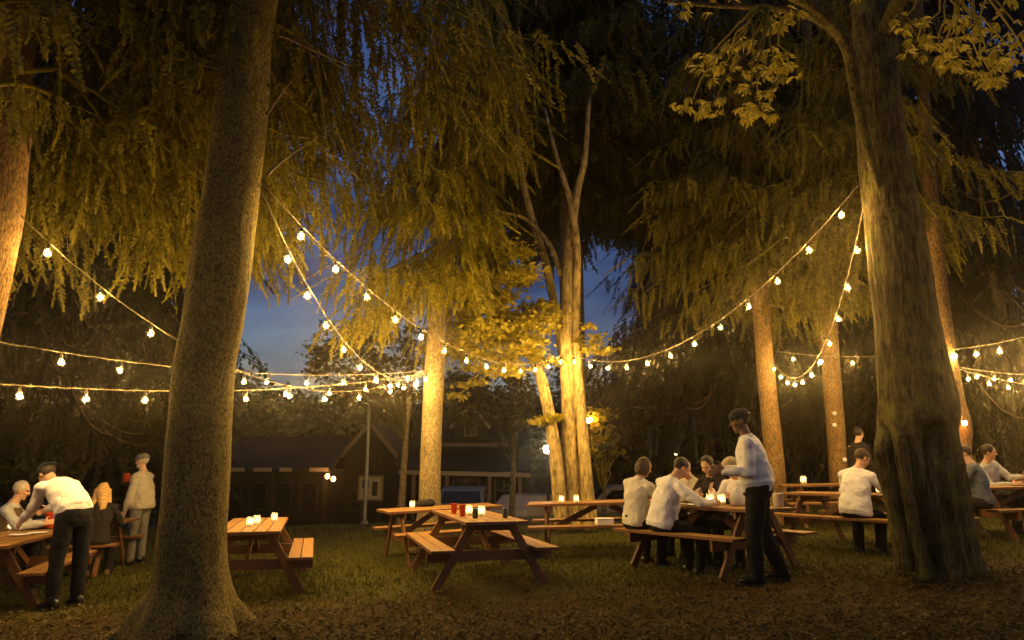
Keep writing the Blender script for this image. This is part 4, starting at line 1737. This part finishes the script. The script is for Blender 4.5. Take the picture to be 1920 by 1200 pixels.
    # hair
    if hair:
        hm = MB()
        cpos = hc + HR @ Vector((0, -.022, .032))
        if hairstyle == 'bald':
            hm.ell(hc + HR @ Vector((0, -.035, .0)), (.083, .082, .070), HR)
        else:
            hm.ell(cpos, (.085, .096, .096), HR)
        if hairstyle == 'bob':
            hm.ell(hc + HR @ Vector((0, -.045, -.035)), (.098, .080, .10), HR)
            for sd in (1, -1):
                hm.ell(hc + HR @ Vector((sd * .074, -.005, -.04)), (.032, .060, .092), HR)
        if hairstyle == 'long':
            hm.ell(hc + HR @ Vector((0, -.050, -.04)), (.095, .072, .13), HR)
            for sd in (1, -1):
                hm.cone(hc + HR @ Vector((sd * .070, -.015, .0)), hc + HR @ Vector((sd * .105, -.035, -.22)), .045, .040)
            hm.cone(hc + HR @ Vector((0, -.07, -.05)), hc + HR @ Vector((.02, -.10, -.27)), .075, .055)
        obj('hair', remeshed(hm, 'hair', .010, 2, .008 if hairstyle != 'short' else .003, 5, 16), M[hair], o)
    if beard:
        hm = MB()
        hm.ell(hc + HR @ Vector((0, .040, -.078)), (.056, .052, .040), HR)
        obj('beard', remeshed(hm, 'beard', .009, 2, .003, 5, 16), M[beard], o)
    if cap:
        back = -1 if cap.endswith('back') else 1
        cm = M[cap.replace('_back', '')]
        km = MB()
        secs = []
        for zz, k in ((.030, 1.0), (.045, 1.01), (.075, .96), (.105, .78), (.122, .5), (.129, .2)):
            secs.append((hc + HR @ Vector((0, -.014, zz)), HR @ X, HR @ Yv, .088 * k, .108 * k))
        km.loft(secs, 24)
        k0 = hc + HR @ Vector((0, back * .085, .040))
        bsec = []
        for d, w_ in ((0, .075), (.03, .074), (.055, .060), (.072, .025)):
            bsec.append((k0 + HR @ Vector((0, back * d, -.10 * d)), HR @ X, HR @ Z, w_, .005))
        km.loft(bsec, 16)
        c_ = obj('cap', km, cm, o)
        if cap.endswith('back'):
            pm = MB()
            for a0 in (-.30, -.15, 0, .15):
                pass
            sx_ = []
            for aa in (-.55, -.3, 0, .3, .55):
                cp = hc + HR @ Vector((.0915 * math.sin(aa) - .0, -.014 - .112 * math.cos(aa), .052))
                rd = (HR @ Vector((math.sin(aa), -math.cos(aa), 0))).normalized()
                sx_.append((cp, rd, HR @ Z, .002, .010))
            pm.loft(sx_, 8)
            obj('strap', pm, M['paper'], c_)
    if headband:
        km = MB()
        for aa in range(-8, 9):
            pass
        pts = [hc + HR @ Vector((.094 * math.sin(t_), -.015 + .0 * t_, .030 + .106 * math.cos(t_))) for t_ in np.linspace(-1.7, 1.7, 20)]
        km.tube(pts, [.011] * 20, 8)
        obj('headband', km, M[headband], o)
    if vest:
        vm = MB()
        pv = [(-.11, .204 + bl * .7, .168 + bl), (-.02, .204 + bl * .7, .168 + bl), (.08, .196 + bl * .8, .156 + bl * 1.1), (.2, .190 + bl * .5, .150 + bl * .8), (.32, .200, .154 + bl * .2), (.42, .182, .140), (.475, .125, .104)]
        vm.loft([sec(*p) for p in pv], 28)
        obj('vest', remeshed(vm, 'vest', voxel, 3, .008, 9), M[vest], o)
    if collar:
        cm_ = MB()
        cm_.loft([sec(.505, .075, .070), sec(.52, .072, .068), sec(.545, .066, .064)], 18)
        obj('collar', remeshed(cm_, 'collar', .009, 2), M[collar], o)
    return o


def seat(tb, u, side, off, hgt=.455):
    """seat point on a bench and the yaw that faces the table"""
    p = tb.matrix_world @ Vector((u, side * off, 0))
    c = tb.matrix_world @ Vector((u, 0, 0))
    d = c - p
    return Vector((p.x, p.y, ground(p.x, p.y))), math.atan2(-d.x, d.y), hgt


SIT = {1: ((.10, .95, -.10), (.05, -.05, -1)), -1: ((-.10, .95, -.10), (-.05, .02, -1))}


def sit_pel(s, base_z, tb, hgt=.455):
    return (hgt + tb.location.z - base_z) / s + .115


EAT = {1: ((.25, .55, -.75), (-.35, .85, .15)), -1: ((-.25, .55, -.75), (.35, .85, .15))}

# P1 the standing waiter
wx, wy = px2x(1421, 7.8, 1.0), 7.8
P1 = person('standing waiter in white shirt, black trousers and backward black cap, mid-step beside the crowded table', (wx, wy, ground(wx, wy)), R(68), 1.065, .955, (9, 0), 0, (10, 8),
            arms={-1: ((-.24, .02, -.97), (.02, .97, -.02)), 1: ((.25, .12, -.95), (-.30, .9, .10))},
            legs={-1: ((-.05, .13, -1), (-.02, .0, -1)), 1: ((.05, -.06, -1), (.02, -.36, -.90))},
            shirt='white', trousers='black', shoes='shoe_black', sole='sole', skin='skin_dark', hair='hair_dark', cap='cap_black_back', belly=.025, girth=1.15, collar='white', tuck=True)


def sit(tb, u, side, off, s, label, dyaw=0.0, drop=0.0, **k):
    p, yaw, h = seat(tb, u, side, off)
    pel_ = sit_pel(s, p.z, tb) + drop
    k.setdefault('legs', SIT)
    k.setdefault('arms', EAT)
    return person(label, p, yaw + R(dyaw), s, pel_, **k)


# the crowded table: near bench is side -1
FEET_BACK = {1: ((.12, .90, -.20), (.02, -.30, -1)), -1: ((-.12, .90, -.20), (.05, -.15, -1))}
FEET_SIDE = {1: ((.55, .80, -.25), (.10, -.35, -1)), -1: ((.1, .90, -.25), (.35, -.30, -1))}
sit(TG, -.70, -1, .63, .98, 'woman with brown bobbed hair in a cream jacket, back to us', 8, lean=(10, 5), head=(18, -25), shirt='cream', trousers='black', hair='hair_brown', hairstyle='bob', shoes='shoe_black', legs=FEET_BACK, collar='cream')
sit(TG, -.22, -1, .63, 1.03, 'man with short dark hair in a white jacket leaning on the crowded table', -4, lean=(20, 9), head=(28, -8), shirt='white', trousers='black', hair='hair_dark', shoes='shoe_black', sole='sole', legs=FEET_SIDE, collar='white',
    arms={1: ((.80, .30, -.52), (-.15, .95, -.05)), -1: ((-.25, .65, -.70), (.45, .85, .1))}, belly=.02)
sit(TG, -.80, 1, .63, .97, 'white-haired guest across the crowded table, head showing between two backs', 0, lean=(14, 0), head=(32, 5), shirt='beige', hair='hair_grey')
sit(TG, -.42, 1, .63, 1.02, 'guest in a dark coat seated across the crowded table', 0, lean=(12, 0), head=(26, 16), shirt='dark', hair='hair_dark', long_coat=True)
sit(TG, .02, 1, .63, 1.0, 'man in a tan cap and white jacket looking down across the crowded table', 8, lean=(16, 0), head=(26, -28), shirt='white', trousers='dark', hair='hair_grey', cap='cap_tan',
    arms={1: ((.2, .6, -.7), (-.3, .75, .55)), -1: ((-.35, .35, -.8), (.6, .75, .35))})
# the man eating alone
sit(TH, .26, -1, .60, 1.03, 'man in a white shirt eating alone, back to us, left of the gnarled tree', 14, lean=(17, 4), head=(22, -30), shirt='white', trousers='black', hair='hair_brown', legs=FEET_BACK,
    arms={1: ((.5, .45, -.75), (-.3, .85, .35)), -1: ((-.25, .6, -.75), (.5, .85, .25))}, belly=.03)
# far right couple
p = at(1832, 985, .0)
q = Vector((6.82, 10.2, ground(6.82, 10.2)))
person('woman with a dark headband and grey-blue jacket seated right of the gnarled tree', q, R(52), .97, (.455 + TI.location.z - q.z) / .97 + .115, (12, 4), 0, (16, 5), arms=EAT, legs=SIT, shirt='greyblue', trousers='dark', hair='hair_brown', headband='cap_black')
sit(TI, -.25, 1, .60, 1.02, 'guest in a pale shirt leaning behind the woman with the headband', 25, lean=(10, 16), head=(10, 30), shirt='lightgrey', trousers='dark', hair='hair_dark')
# dark bystander by the right trunk
xx = px2x(1612, 13.2, 1.2)
person('bystander in dark clothes standing in the gloom beside the amber trunk', (xx, 13.2, ground(xx, 13.2)), R(-70), 1.0, .96, (4, 0), 0, (8, 10), shirt='dark', trousers='black', hair='hair_dark')

# the left group
wx, wy = px2x(140, 8.1, .8), 8.1
person('waiter in white shirt and black trousers bending low over the left table', (wx, wy, ground(wx, wy)), R(66), 1.06, .955, (64, 0), 0, (10, 0),
       arms={-1: ((.18, .62, -.76), (.10, .75, -.55)), 1: ((.10, .75, -.60), (.0, .85, -.30))},
       legs={-1: ((-.05, .05, -1), (-.02, -.06, -1)), 1: ((.06, .0, -1), (.02, -.05, -1))}, shirt='white', trousers='black', shoes='shoe_black', hair='hair_dark', cap='cap_black_back', belly=.02, tuck=True)
p, yaw, h = seat(TE, .40, 1, .62)
pq = TE.matrix_world @ Vector((.62, .62, 0))
sit(TE, 1.16, 1, .45, 1.02, 'old man in a brown vest seated at the left edge, holding a red cup', 0, lean=(12, 0), head=(10, 8), shirt='lightgrey', vest='brown', hair='hair_grey', hairstyle='short',
    arms={1: ((.20, .62, -.70), (-.40, .85, .12)), -1: ((-.2, .55, -.75), (.45, .85, .18))}, trousers='dark')
sit(TF, .84, -1, .60, .97, 'blonde woman in a dark coat seated behind the bending waiter, back to us', 10, lean=(8, 0), head=(8, 10), shirt='dark', trousers='dark', hair='hair_blond', hairstyle='long', long_coat=True, shoes='shoe_brown', sole='shoe_brown', legs=FEET_BACK)
wx, wy = px2x(266, 11.75, .8), 11.75
P11 = person('standing older man in grey cap and beige jacket raising a red cup', (wx, wy, ground(wx, wy) + .0), R(82), 1.0, .955, (3, 0), 0, (6, 6),
             arms={-1: ((-.10, .15, -1), (.05, .30, -1)), 1: ((.15, .45, -.75), (-.10, .80, .62))},
             legs={-1: ((-.07, .02, -1), (-.03, -.03, -1)), 1: ((.07, .04, -1), (.03, -.03, -1))}, shirt='beige', vest=None, trousers='greytrouser', hair='hair_grey', cap='cap_grey', beard='hair_grey', belly=.045, shoes='shoe_black')
# the raised cup, in the fingers of his right hand
bpy.context.view_layer.update()
OM = bpy.data.objects['person']
for o_ in COL.objects:
    if o_.get('label', '').startswith('old man in a brown vest'):
        OM = o_
put_cup(OM.matrix_world @ ((HANDS[OM['label'], 1] + HANDS[OM['label'], -1]) / 2) - Vector((0, 0, .08)), 'large red cup in the hands of the old man in the vest', 1.7)
c = P11.matrix_world @ HANDS['standing older man in grey cap and beige jacket raising a red cup', 1]
put_cup(c - Vector((0, 0, .06)), 'red cup raised by the standing older man', 1.25)

# ------------------------------------------------------------------ buildings behind
YH = 31.0


def hp_(px, py, Y=YH):
    p = unp(px, py, Y)
    return p


def house(name, label, loc):
    o = empty(name, loc)
    return tag(o, label, 'house')


def prism(mb, x0, x1, y0, y1, z0, zr, mi=0, axis='y', over=0.0, th=.12):
    """two roof slopes with a ridge along axis"""
    if axis == 'y':
        xm = (x0 + x1) / 2
        for sx, xe in ((-1, x0), (1, x1)):
            e = xe + sx * over
            dz = (zr - z0) / abs(xm - xe) * over
            a = [(xm, y0, zr), (e, y0, z0 - dz), (e, y1, z0 - dz), (xm, y1, zr)]
            v = a + [(p[0], p[1], p[2] + th) for p in a]
            mb.add(v, [(0, 1, 2, 3), (7, 6, 5, 4), (0, 4, 5, 1), (1, 5, 6, 2), (2, 6, 7, 3), (3, 7, 4, 0)], mi, False)
    else:
        ym = (y0 + y1) / 2
        for sy, ye in ((-1, y0), (1, y1)):
            e = ye + sy * over
            dz = (zr - z0) / abs(ym - ye) * over
            a = [(x0, ym, zr), (x0, e, z0 - dz), (x1, e, z0 - dz), (x1, ym, zr)]
            v = a + [(p[0], p[1], p[2] + th) for p in a]
            mb.add(v, [(0, 1, 2, 3), (7, 6, 5, 4), (0, 4, 5, 1), (1, 5, 6, 2), (2, 6, 7, 3), (3, 7, 4, 0)], mi, False)


def gable_wall(mb, x0, x1, y, z0, z1, zr, th=.15):
    xm = (x0 + x1) / 2
    f = [(x0, y, z0), (x1, y, z0), (x1, y, z1), (xm, y, zr), (x0, y, z1)]
    v = f + [(p[0], y + th, p[2]) for p in f]
    fs = [(0, 1, 2, 3, 4), (9, 8, 7, 6, 5)] + [(i, i + 5, (i + 1) % 5 + 5, (i + 1) % 5) for i in range(5)]
    mb.add(v, fs, 0, False)


def window(parent, cx, y, cz, w, h, cross=True, fr='trim_dim'):
    f = MB()
    for dx, dz, ww, hh in ((0, h / 2, w + .12, .08), (0, -h / 2, w + .12, .08), (-w / 2, 0, .08, h - .08), (w / 2, 0, .08, h - .08)):
        f.box((cx + dx, y - .04, cz + dz), (ww, .06, hh))
    if cross:
        f.box((cx, y - .035, cz), (.05, .04, h - .08))
        f.box((cx - w / 4 - .02, y - .035, cz), (w / 2 - .10, .036, .05))
        f.box((cx + w / 4 + .02, y - .035, cz), (w / 2 - .10, .036, .05))
    wo = obj('window', f, M[fr], parent)
    p = MB()
    p.box((cx, y - .008, cz), (w - .02, .02, h - .02))
    obj('pane', p, M['window'], wo)
    return wo


gz_ = -1.3
# porch house with dormer
hx0, hx1 = px2x(775, YH), px2x(985, YH)
H1 = house('porch_house', 'dark cottage with a lit gable dormer and a pale porch beam behind the central trunk', ((hx0 + hx1) / 2, YH, gz_))
hw = (hx1 - hx0) / 2
m = MB()
m.box((0, 3.1, 1.7), (hw * 2, 6, 3.4))
obj('wall', m, M['siding_dark'], H1)
m = MB()
prism(m, -hw - .2, hw + .2, .1, 6.1, 3.42, 5.4, axis='x', over=.35)
rf = obj('roof', m, M['roofing'], H1)
# eave trim
m = MB()
m.box((.25, -.32, 3.42), (3.0, .06, .16))
obj('eave_trim', m, M['trim_dim'], rf)
# dormer
dx = px2x(880, YH) - H1.location.x
m = MB()
gable_wall(m, dx - .72, dx + .72, .25, 3.5, 4.3, 5.05, 1.6)
dm = obj('dormer', m, M['siding'], H1)
m = MB()
prism(m, dx - .72, dx + .72, .05, 2.2, 4.33, 5.13, axis='y', over=.14, th=.07)
obj('roof', m, M['roofing'], dm)
m = MB()
for sx in (-1, 1):
    m.beam((dx + sx * .90, .02, 4.16), (dx + sx * .03, .02, 5.16), .05, .13, (0, 0, 1))
obj('rake_trim', m, M['trim'], dm)
window(dm, dx, .25, 4.15, .5, .62)
# porch
m = MB()
v = [(-hw - .5, -2.0, 2.32), (hw + .2, -2.0, 2.22), (hw + .2, 0, 2.95), (-hw - .5, 0, 2.95)]
m.add(v + [(p[0], p[1], p[2] + .08) for p in v], [(3, 2, 1, 0), (4, 5, 6, 7), (0, 1, 5, 4), (1, 2, 6, 5), (2, 3, 7, 6), (3, 0, 4, 7)], 0, False)
pr_ = obj('porch_roof', m, M['roofing'], H1)
m = MB()
m.beam((-hw - .5, -2.03, 2.26), (hw + .2, -2.03, 2.14), .06, .18, (0, 0, 1))
obj('porch_beam', m, M['trim'], pr_)
for px in (838, 918, 775, 975):
    m = MB()
    x_ = px2x(px, YH - 2) - H1.location.x
    m.box((x_, -1.95, 1.08), (.15, .13, 2.12))
    obj('porch_post', m, M['trim_dim'], H1)
m = MB()
m.box((0, -1.0, .10), (hw * 2 + .6, 2.1, .2))
obj('porch_floor', m, M['siding'], H1)
window(H1, px2x(873, YH) - H1.location.x, .1, 1.45, 1.15, 1.1)
window(H1, px2x(945, YH) - H1.location.x, .1, 1.45, .8, 1.1)

# A-frame house
YA = 28.0
ax = px2x(692, YA)
H2 = house('gabled_house', 'dark house with a steep pale-edged gable behind the flagpole', (ax, YA, gz_))
m = MB()
gable_wall(m, -1.0, 1.0, 0, 0, 2.95, 4.05, 5.5)
obj('wall', m, M['siding_dark'], H2)
m = MB()
prism(m, -1.0, 1.0, -.35, 5.7, 3.02, 4.12, axis='y', over=.15, th=.1)
rf = obj('roof', m, M['roofing'], H2)
m = MB()
for sx in (-1, 1):
    m.beam((sx * 1.14, -.38, 2.88), (sx * .04, -.38, 4.14), .05, .15, (0, 0, 1))
obj('rake_trim', m, M['trim_dim'], rf)
window(H2, .15, 0, 2.6, .45, .6, True, 'siding')
window(H2, -.45, 0, 1.2, .5, .8, True, 'siding')
# long low building on the left
YL = 26.0
lx0, lx1 = px2x(405, YL), px2x(618, YL)
H3 = house('long_house', 'long low dark building with pale eave trim cut into lit-looking patches right of the big left trunk', ((lx0 + lx1) / 2, YL, gz_))
lw = (lx1 - lx0) / 2
m = MB()
m.box((0, 2.5, 1.2), (lw * 2, 4.8, 2.4))
obj('wall', m, M['siding_dark'], H3)
m = MB()
prism(m, -lw - .2, lw + .1, .1, 4.9, 2.45, 3.6, axis='x', over=.35)
rf = obj('roof', m, M['roofing'], H3)
m = MB()
for a_, b_ in ((-lw - .1, -lw + 1.1), (-lw + 1.45, -lw + 2.1), (-lw + 2.4, -lw + 2.85), (-lw + 3.5, lw)):  # trim cut into pieces so the eave seems lit in patches
    m.box(((a_ + b_) / 2, -.34, 2.40), (b_ - a_, .05, .14))
obj('eave_trim', m, M['trim'], rf)
for cx in (-1.5, -.55, .35, 1.3):
    window(H3, cx, .1, 1.45, .62, .95, False, 'siding')
for cx in (-2.0, .05, 2.0):
    m = MB()
    m.box((cx, -.25, 1.15), (.12, .12, 2.3))
    obj('porch_post', m, M['siding'], H3)
# long house on the right, just its pale eave shows
YR = 30.0
rx0, rx1 = px2x(1465, YR), px2x(1640, YR)
H4 = house('long_house', 'dark low building between the two amber trunks, only its eave line catching light', ((rx0 + rx1) / 2, YR, gz_))
lw = (rx1 - rx0) / 2
m = MB()
m.box((0, 2.5, 1.75), (lw * 2, 4.8, 3.5))
obj('wall', m, M['siding_dark'], H4)
m = MB()
prism(m, -lw - .2, lw + .2, .1, 4.9, 3.55, 5.0, axis='x', over=.35)
rf = obj('roof', m, M['roofing'], H4)
m = MB()
m.box((0, -.34, 3.50), (lw * 2 + .3, .05, .15))
obj('eave_trim', m, M['trim_dim'], rf)
window(H4, -1.0, .1, 1.7, .8, 1.1)
window(H4, .9, .1, 1.7, .8, 1.1)

# notice board, flagpole
YN = 22.5
nx = px2x(694, YN)
nb = empty('notice_board', (nx, YN, gz_))
tag(nb, 'cream notice board on posts behind the flagpole', 'notice board')
zb = unp(694, 915, YN).z - gz_
m = MB()
m.box((0, 0, zb), (.72, .04, .66))
obj('panel', m, M['board'], nb)
m = MB()
for dx_, dz_, w_, h_ in ((0, .36, .80, .06), (0, -.36, .80, .06), (-.37, 0, .06, .66), (.37, 0, .06, .66)):
    m.box((dx_, -.005, zb + dz_), (w_, .07, h_))
obj('frame', m, M['trim_dim'], nb)
m = MB()
m.box((.14, -.03, zb - .02), (.17, .012, .44))
m.box((-.17, -.03, zb + .12), (.22, .012, .26))
obj('notice', m, M['siding'], nb)
for sx in (-1, 1):
    m = MB()
    m.box((sx * .30, .03, (zb - .36) / 2), (.07, .05, zb - .40))
    obj('post', m, M['siding'], nb)
YF = 17.8
fx = px2x(684, YF)
fp = empty('flagpole', (fx, YF, ground(fx, YF)))
tag(fp, 'thin bare metal pole standing at the edge of the lawn left of the central trunk', 'pole')
m = MB()
m.lathe([(.055, 0), (.05, .05), (.048, 1.5), (.038, 4.2), (.03, 5.2)], 12)
obj('shaft', m, M['steel'], fp)
m = MB()
m.lathe([(.10, 0), (.10, .03), (.075, .08), (.052, .10)], 14)
obj('base_collar', m, M['steel'], fp)
m = MB()
m.ell((0, 0, 5.26), (.06, .06, .06))
obj('finial', m, M['steel'], fp)

# ------------------------------------------------------------------ cars
def car(label, x, y, yaw, paint, suv=True):
    o = empty('parked_car', (x, y, gz_ + .005), yaw)
    tag(o, label, 'car')
    L, W = 4.6, 1.80
    prof = [(-2.25, .42), (-2.3, .75), (-2.22, 1.02), (-2.05, 1.10), (-1.85, 1.62), (-1.55, 1.72), (.35, 1.72), (.75, 1.60), (1.25, 1.10), (2.05, .98), (2.26, .80), (2.3, .45)] if suv else \
        [(-2.2, .42), (-2.28, .7), (-2.2, .98), (-1.5, 1.05), (-1.0, 1.42), (.2, 1.45), (.55, 1.36), (1.1, 1.0), (2.0, .88), (2.24, .7), (2.26, .42)]
    m = MB()
    rows = []
    for yy, ins in ((-W / 2, .10), (-W / 2 + .05, .02), (-W / 2 + .10, 0), (W / 2 - .10, 0), (W / 2 - .05, .02), (W / 2, .10)):
        rows.append([(px * (1 - ins * .12), yy * (1 - .14 * max(0, (pz - 1.05)) / .7), .30 + (pz - .30) * (1 - ins * .10)) for px, pz in prof])
    vs = [p for r in rows for p in r]
    n = len(prof)
    fs = []
    for i in range(5):
        for k in range(n):
            j = (k + 1) % n
            fs.append((i * n + k, i * n + j, i * n + n + j, i * n + n + k))
    fs.append(tuple(range(n - 1, -1, -1)))
    fs.append(tuple(5 * n + k for k in range(n)))
    m.add(vs, fs, 0, False)
    obj('body', m, M[paint], o)
    top = 1.62 if suv else 1.36
    b0, b1, f0, f1 = (-1.78, -1.55, .60, 1.10) if suv else (-1.25, -.90, .35, .95)
    for sy in (-1, 1):
        g = MB()
        yb, yt = sy * (W / 2 * .985 + .006), sy * (W / 2 * (1 - .14 * (top - 1.05) / .7) + .006)
        q = [(-.04, .0), ]
        for xa, xb, xc, xd in ((b0, -.42, -.42, b1), (-.34, f1 - .12, f0 - .12, -.34)):
            v = [(xa, yb, 1.12 if suv else 1.04), (xb, yb, 1.12 if suv else 1.04), (xc, yt, top - .05), (xd, yt, top - .05)]
            v2 = [(p[0], p[1] - sy * .02, p[2]) for p in v]
            g.add(v + v2, [(0, 1, 2, 3), (7, 6, 5, 4), (0, 4, 5, 1), (1, 5, 6, 2), (2, 6, 7, 3), (3, 7, 4, 0)], 0, False)
        obj('side_window', g, M['window'], o)
    g = MB()
    xa, za, xb, zb_ = (1.215, 1.15, .79, 1.57) if suv else (1.06, 1.04, .60, 1.34)
    v = [(xa + .03, -.78, za), (xa + .03, .78, za), (xb + .03, .68, zb_), (xb + .03, -.68, zb_)]
    g.add(v + [(p[0] - .02, p[1], p[2] - .01) for p in v], [(0, 1, 2, 3), (7, 6, 5, 4), (0, 4, 5, 1), (1, 5, 6, 2), (2, 6, 7, 3), (3, 7, 4, 0)], 0, False)
    obj('windscreen', g, M['window'], o)
    for sx in (-1, 1):
        for sy in (-1, 1):
            wm = MB()
            rot = Matrix.Rotation(math.pi / 2, 3, 'X')
            wm.lathe([(.20, -.10), (.31, -.11), (.34, -.08), (.34, .08), (.31, .11), (.20, .10)], 20, (sx * 1.38, sy * .80, .34), 0, rot)
            wh = obj('wheel', wm, M['tyre'], o)
            hm_ = MB()
            hm_.lathe([(.20, -.112), (.06, -.122), (.06, .122), (.20, .112)], 14, (sx * 1.38, sy * .80, .34), 0, rot)
            obj('rim', hm_, M['steel'], wh)
    for sy in (-1, 1):
        g = MB()
        g.ell((2.255, sy * .62, .74), (.05, .17, .085), None, 12, 8)
        obj('headlight', g, M['chrome'], o)
    g = MB()
    g.box((2.30, 0, .48), (.08, 1.7, .16), None, 0, .03)
    g.box((-2.30, 0, .48), (.08, 1.7, .16), None, 0, .03)
    obj('bumper', g, M['socket'], o)
    return o


car('tan car parked side-on right of the maple stems', px2x(1165, 30), 29.8, R(180), 'car_tan')
car('beige car parked between the porch house and the maple stems', px2x(1000, 27.5), 27.6, R(60), 'car_tan', False)
car('grey car parked nose-on in front of the porch', px2x(866, 26.6), 27.8, R(-92), 'car_grey')

# ------------------------------------------------------------------ lamps in the background
def lamp_post(px, py, Y, r, m, label, post=True, name='street_lamp'):
    p = unp(px, py, Y)
    z = ground(p.x, p.y)
    o = empty(name, (p.x, p.y, z))
    tag(o, label, 'lamp')
    h = p.z - z
    b = MB()
    b.lathe([(.06, 0), (.05, .2), (.035, h - r - .03), (.05, h - r - .005)], 10)
    obj('post', b, M['socket'], o)
    g = MB()
    g.ell((0, 0, h), (r, r, r), None, 16, 10)
    obj('globe', g, M[m], o)
    c = MB()
    c.lathe([(r * .75, h + r * .80), (r * .5, h + r * 1.25), (.01, h + r * 1.4)], 12)
    obj('lamp_cap', c, M['socket'], o)
    return o


lamp_post(1027, 842, 21, .12, 'white_lamp', 'bright white globe lamp left of the maple stems')
lamp_post(1104, 787, 23.5, .10, 'amber_lamp', 'amber globe lamp right of the maple stems, lighting leaves')
lamp_post(1294, 833, 30, .09, 'amber_lamp', 'small distant amber lamp above the seated guests')
lamp_post(1265, 853, 33, .06, 'amber_lamp', 'tiny distant amber lamp just above the leaning man')
# wall lights at the low house
for px, py, lab in ((614, 893, 'left of two small bright wall lights at the end of the low building'), (625, 898, 'right of two small bright wall lights at the end of the low building')):
    p = unp(px, py, 25.3)
    o = empty('wall_light', (p.x, p.y, p.z))
    tag(o, lab, 'lamp')
    b = MB()
    b.box((0, .12, .02), (.06, .2, .05))
    obj('bracket', b, M['socket'], o)
    g = MB()
    g.ell((0, 0, 0), (.075, .075, .085), None, 14, 8)
    obj('globe', g, M['dim_lamp'], o)
# lantern on the slim right trunk
p = unp(1809, 798, Y8 - .32)
o = empty('tree_lantern', p)
tag(o, 'small glowing lantern hung on the slim amber trunk behind the gnarled tree', 'lantern')
g = MB()
g.lathe([(.004, .0), (.028, .012), (.034, .04), (.028, .07), (.004, .082)], 14)
obj('globe', g, M['lantern'], o)
g = MB()
g.lathe([(.03, .078), (.022, .10), (.006, .11), (.006, .16)], 12)
obj('lantern_cap', g, M['socket'], o)
g = MB()
g.tube([(0, 0, .16), (-.02, .10, .18), (-.04, .22, .17)], [.008, .008, .008], 6)
obj('hook', g, M['socket'], o)
# two pale tags on a trunk
for px, py, lab in ((1565, 775, 'upper pale tag nailed to the right amber trunk'), (1565, 797, 'lower pale tag nailed to the right amber trunk'), (1584, 862, 'round pale plate on the right amber trunk near head height')):
    p = unp(px, py, Y6 - .24)
    g = MB()
    g.lathe([(.002, -.004), (.045, -.004), (.045, .004), (.002, .004)], 14, (0, 0, 0), 0, Matrix.Rotation(math.pi / 2, 3, 'X'))
    o = obj('tree_tag', g, M['paper'])
    o.location = p
    tag(o, lab, 'tag')

# ------------------------------------------------------------------ volume added to make the bulbs bloom
HAZE = 0.0022
if HAZE:
    m = bpy.data.materials.new('bulb_bloom')
    m.use_nodes = True
    nt = m.node_tree
    nt.nodes.clear()
    out = nt.nodes.new('ShaderNodeOutputMaterial')
    pv = nt.nodes.new('ShaderNodeVolumePrincipled')
    pv.inputs['Color'].default_value = (.97, .86, .62, 1)
    pv.inputs['Anisotropy'].default_value = .95
    pv.inputs['Density'].default_value = HAZE
    nt.links.new(pv.outputs[0], out.inputs['Volume'])
    b = MB()
    b.box((0, 41.5, 6.4), (180, 115, 18.0))
    o = obj('bloom_haze', b, m)
    o['kind'] = 'stuff'

# ------------------------------------------------------------------ render
scene.render.engine = 'CYCLES'
c = scene.cycles
c.use_denoising = True
try:
    c.denoiser = 'OPENIMAGEDENOISE'
    c.denoising_input_passes = 'RGB_ALBEDO_NORMAL'
except Exception:
    pass
c.use_light_tree = True
c.max_bounces = 5
c.diffuse_bounces = 3
c.glossy_bounces = 2
c.transmission_bounces = 4
c.transparent_max_bounces = 6
c.volume_bounces = 0
c.sample_clamp_indirect = 4.0
c.sample_clamp_direct = 0.0
c.caustics_reflective = False
c.caustics_refractive = False
vs_ = scene.view_settings
vs_.view_transform = 'Standard'
vs_.look = 'None'
vs_.exposure = 0.15
vs_.gamma = 1.0
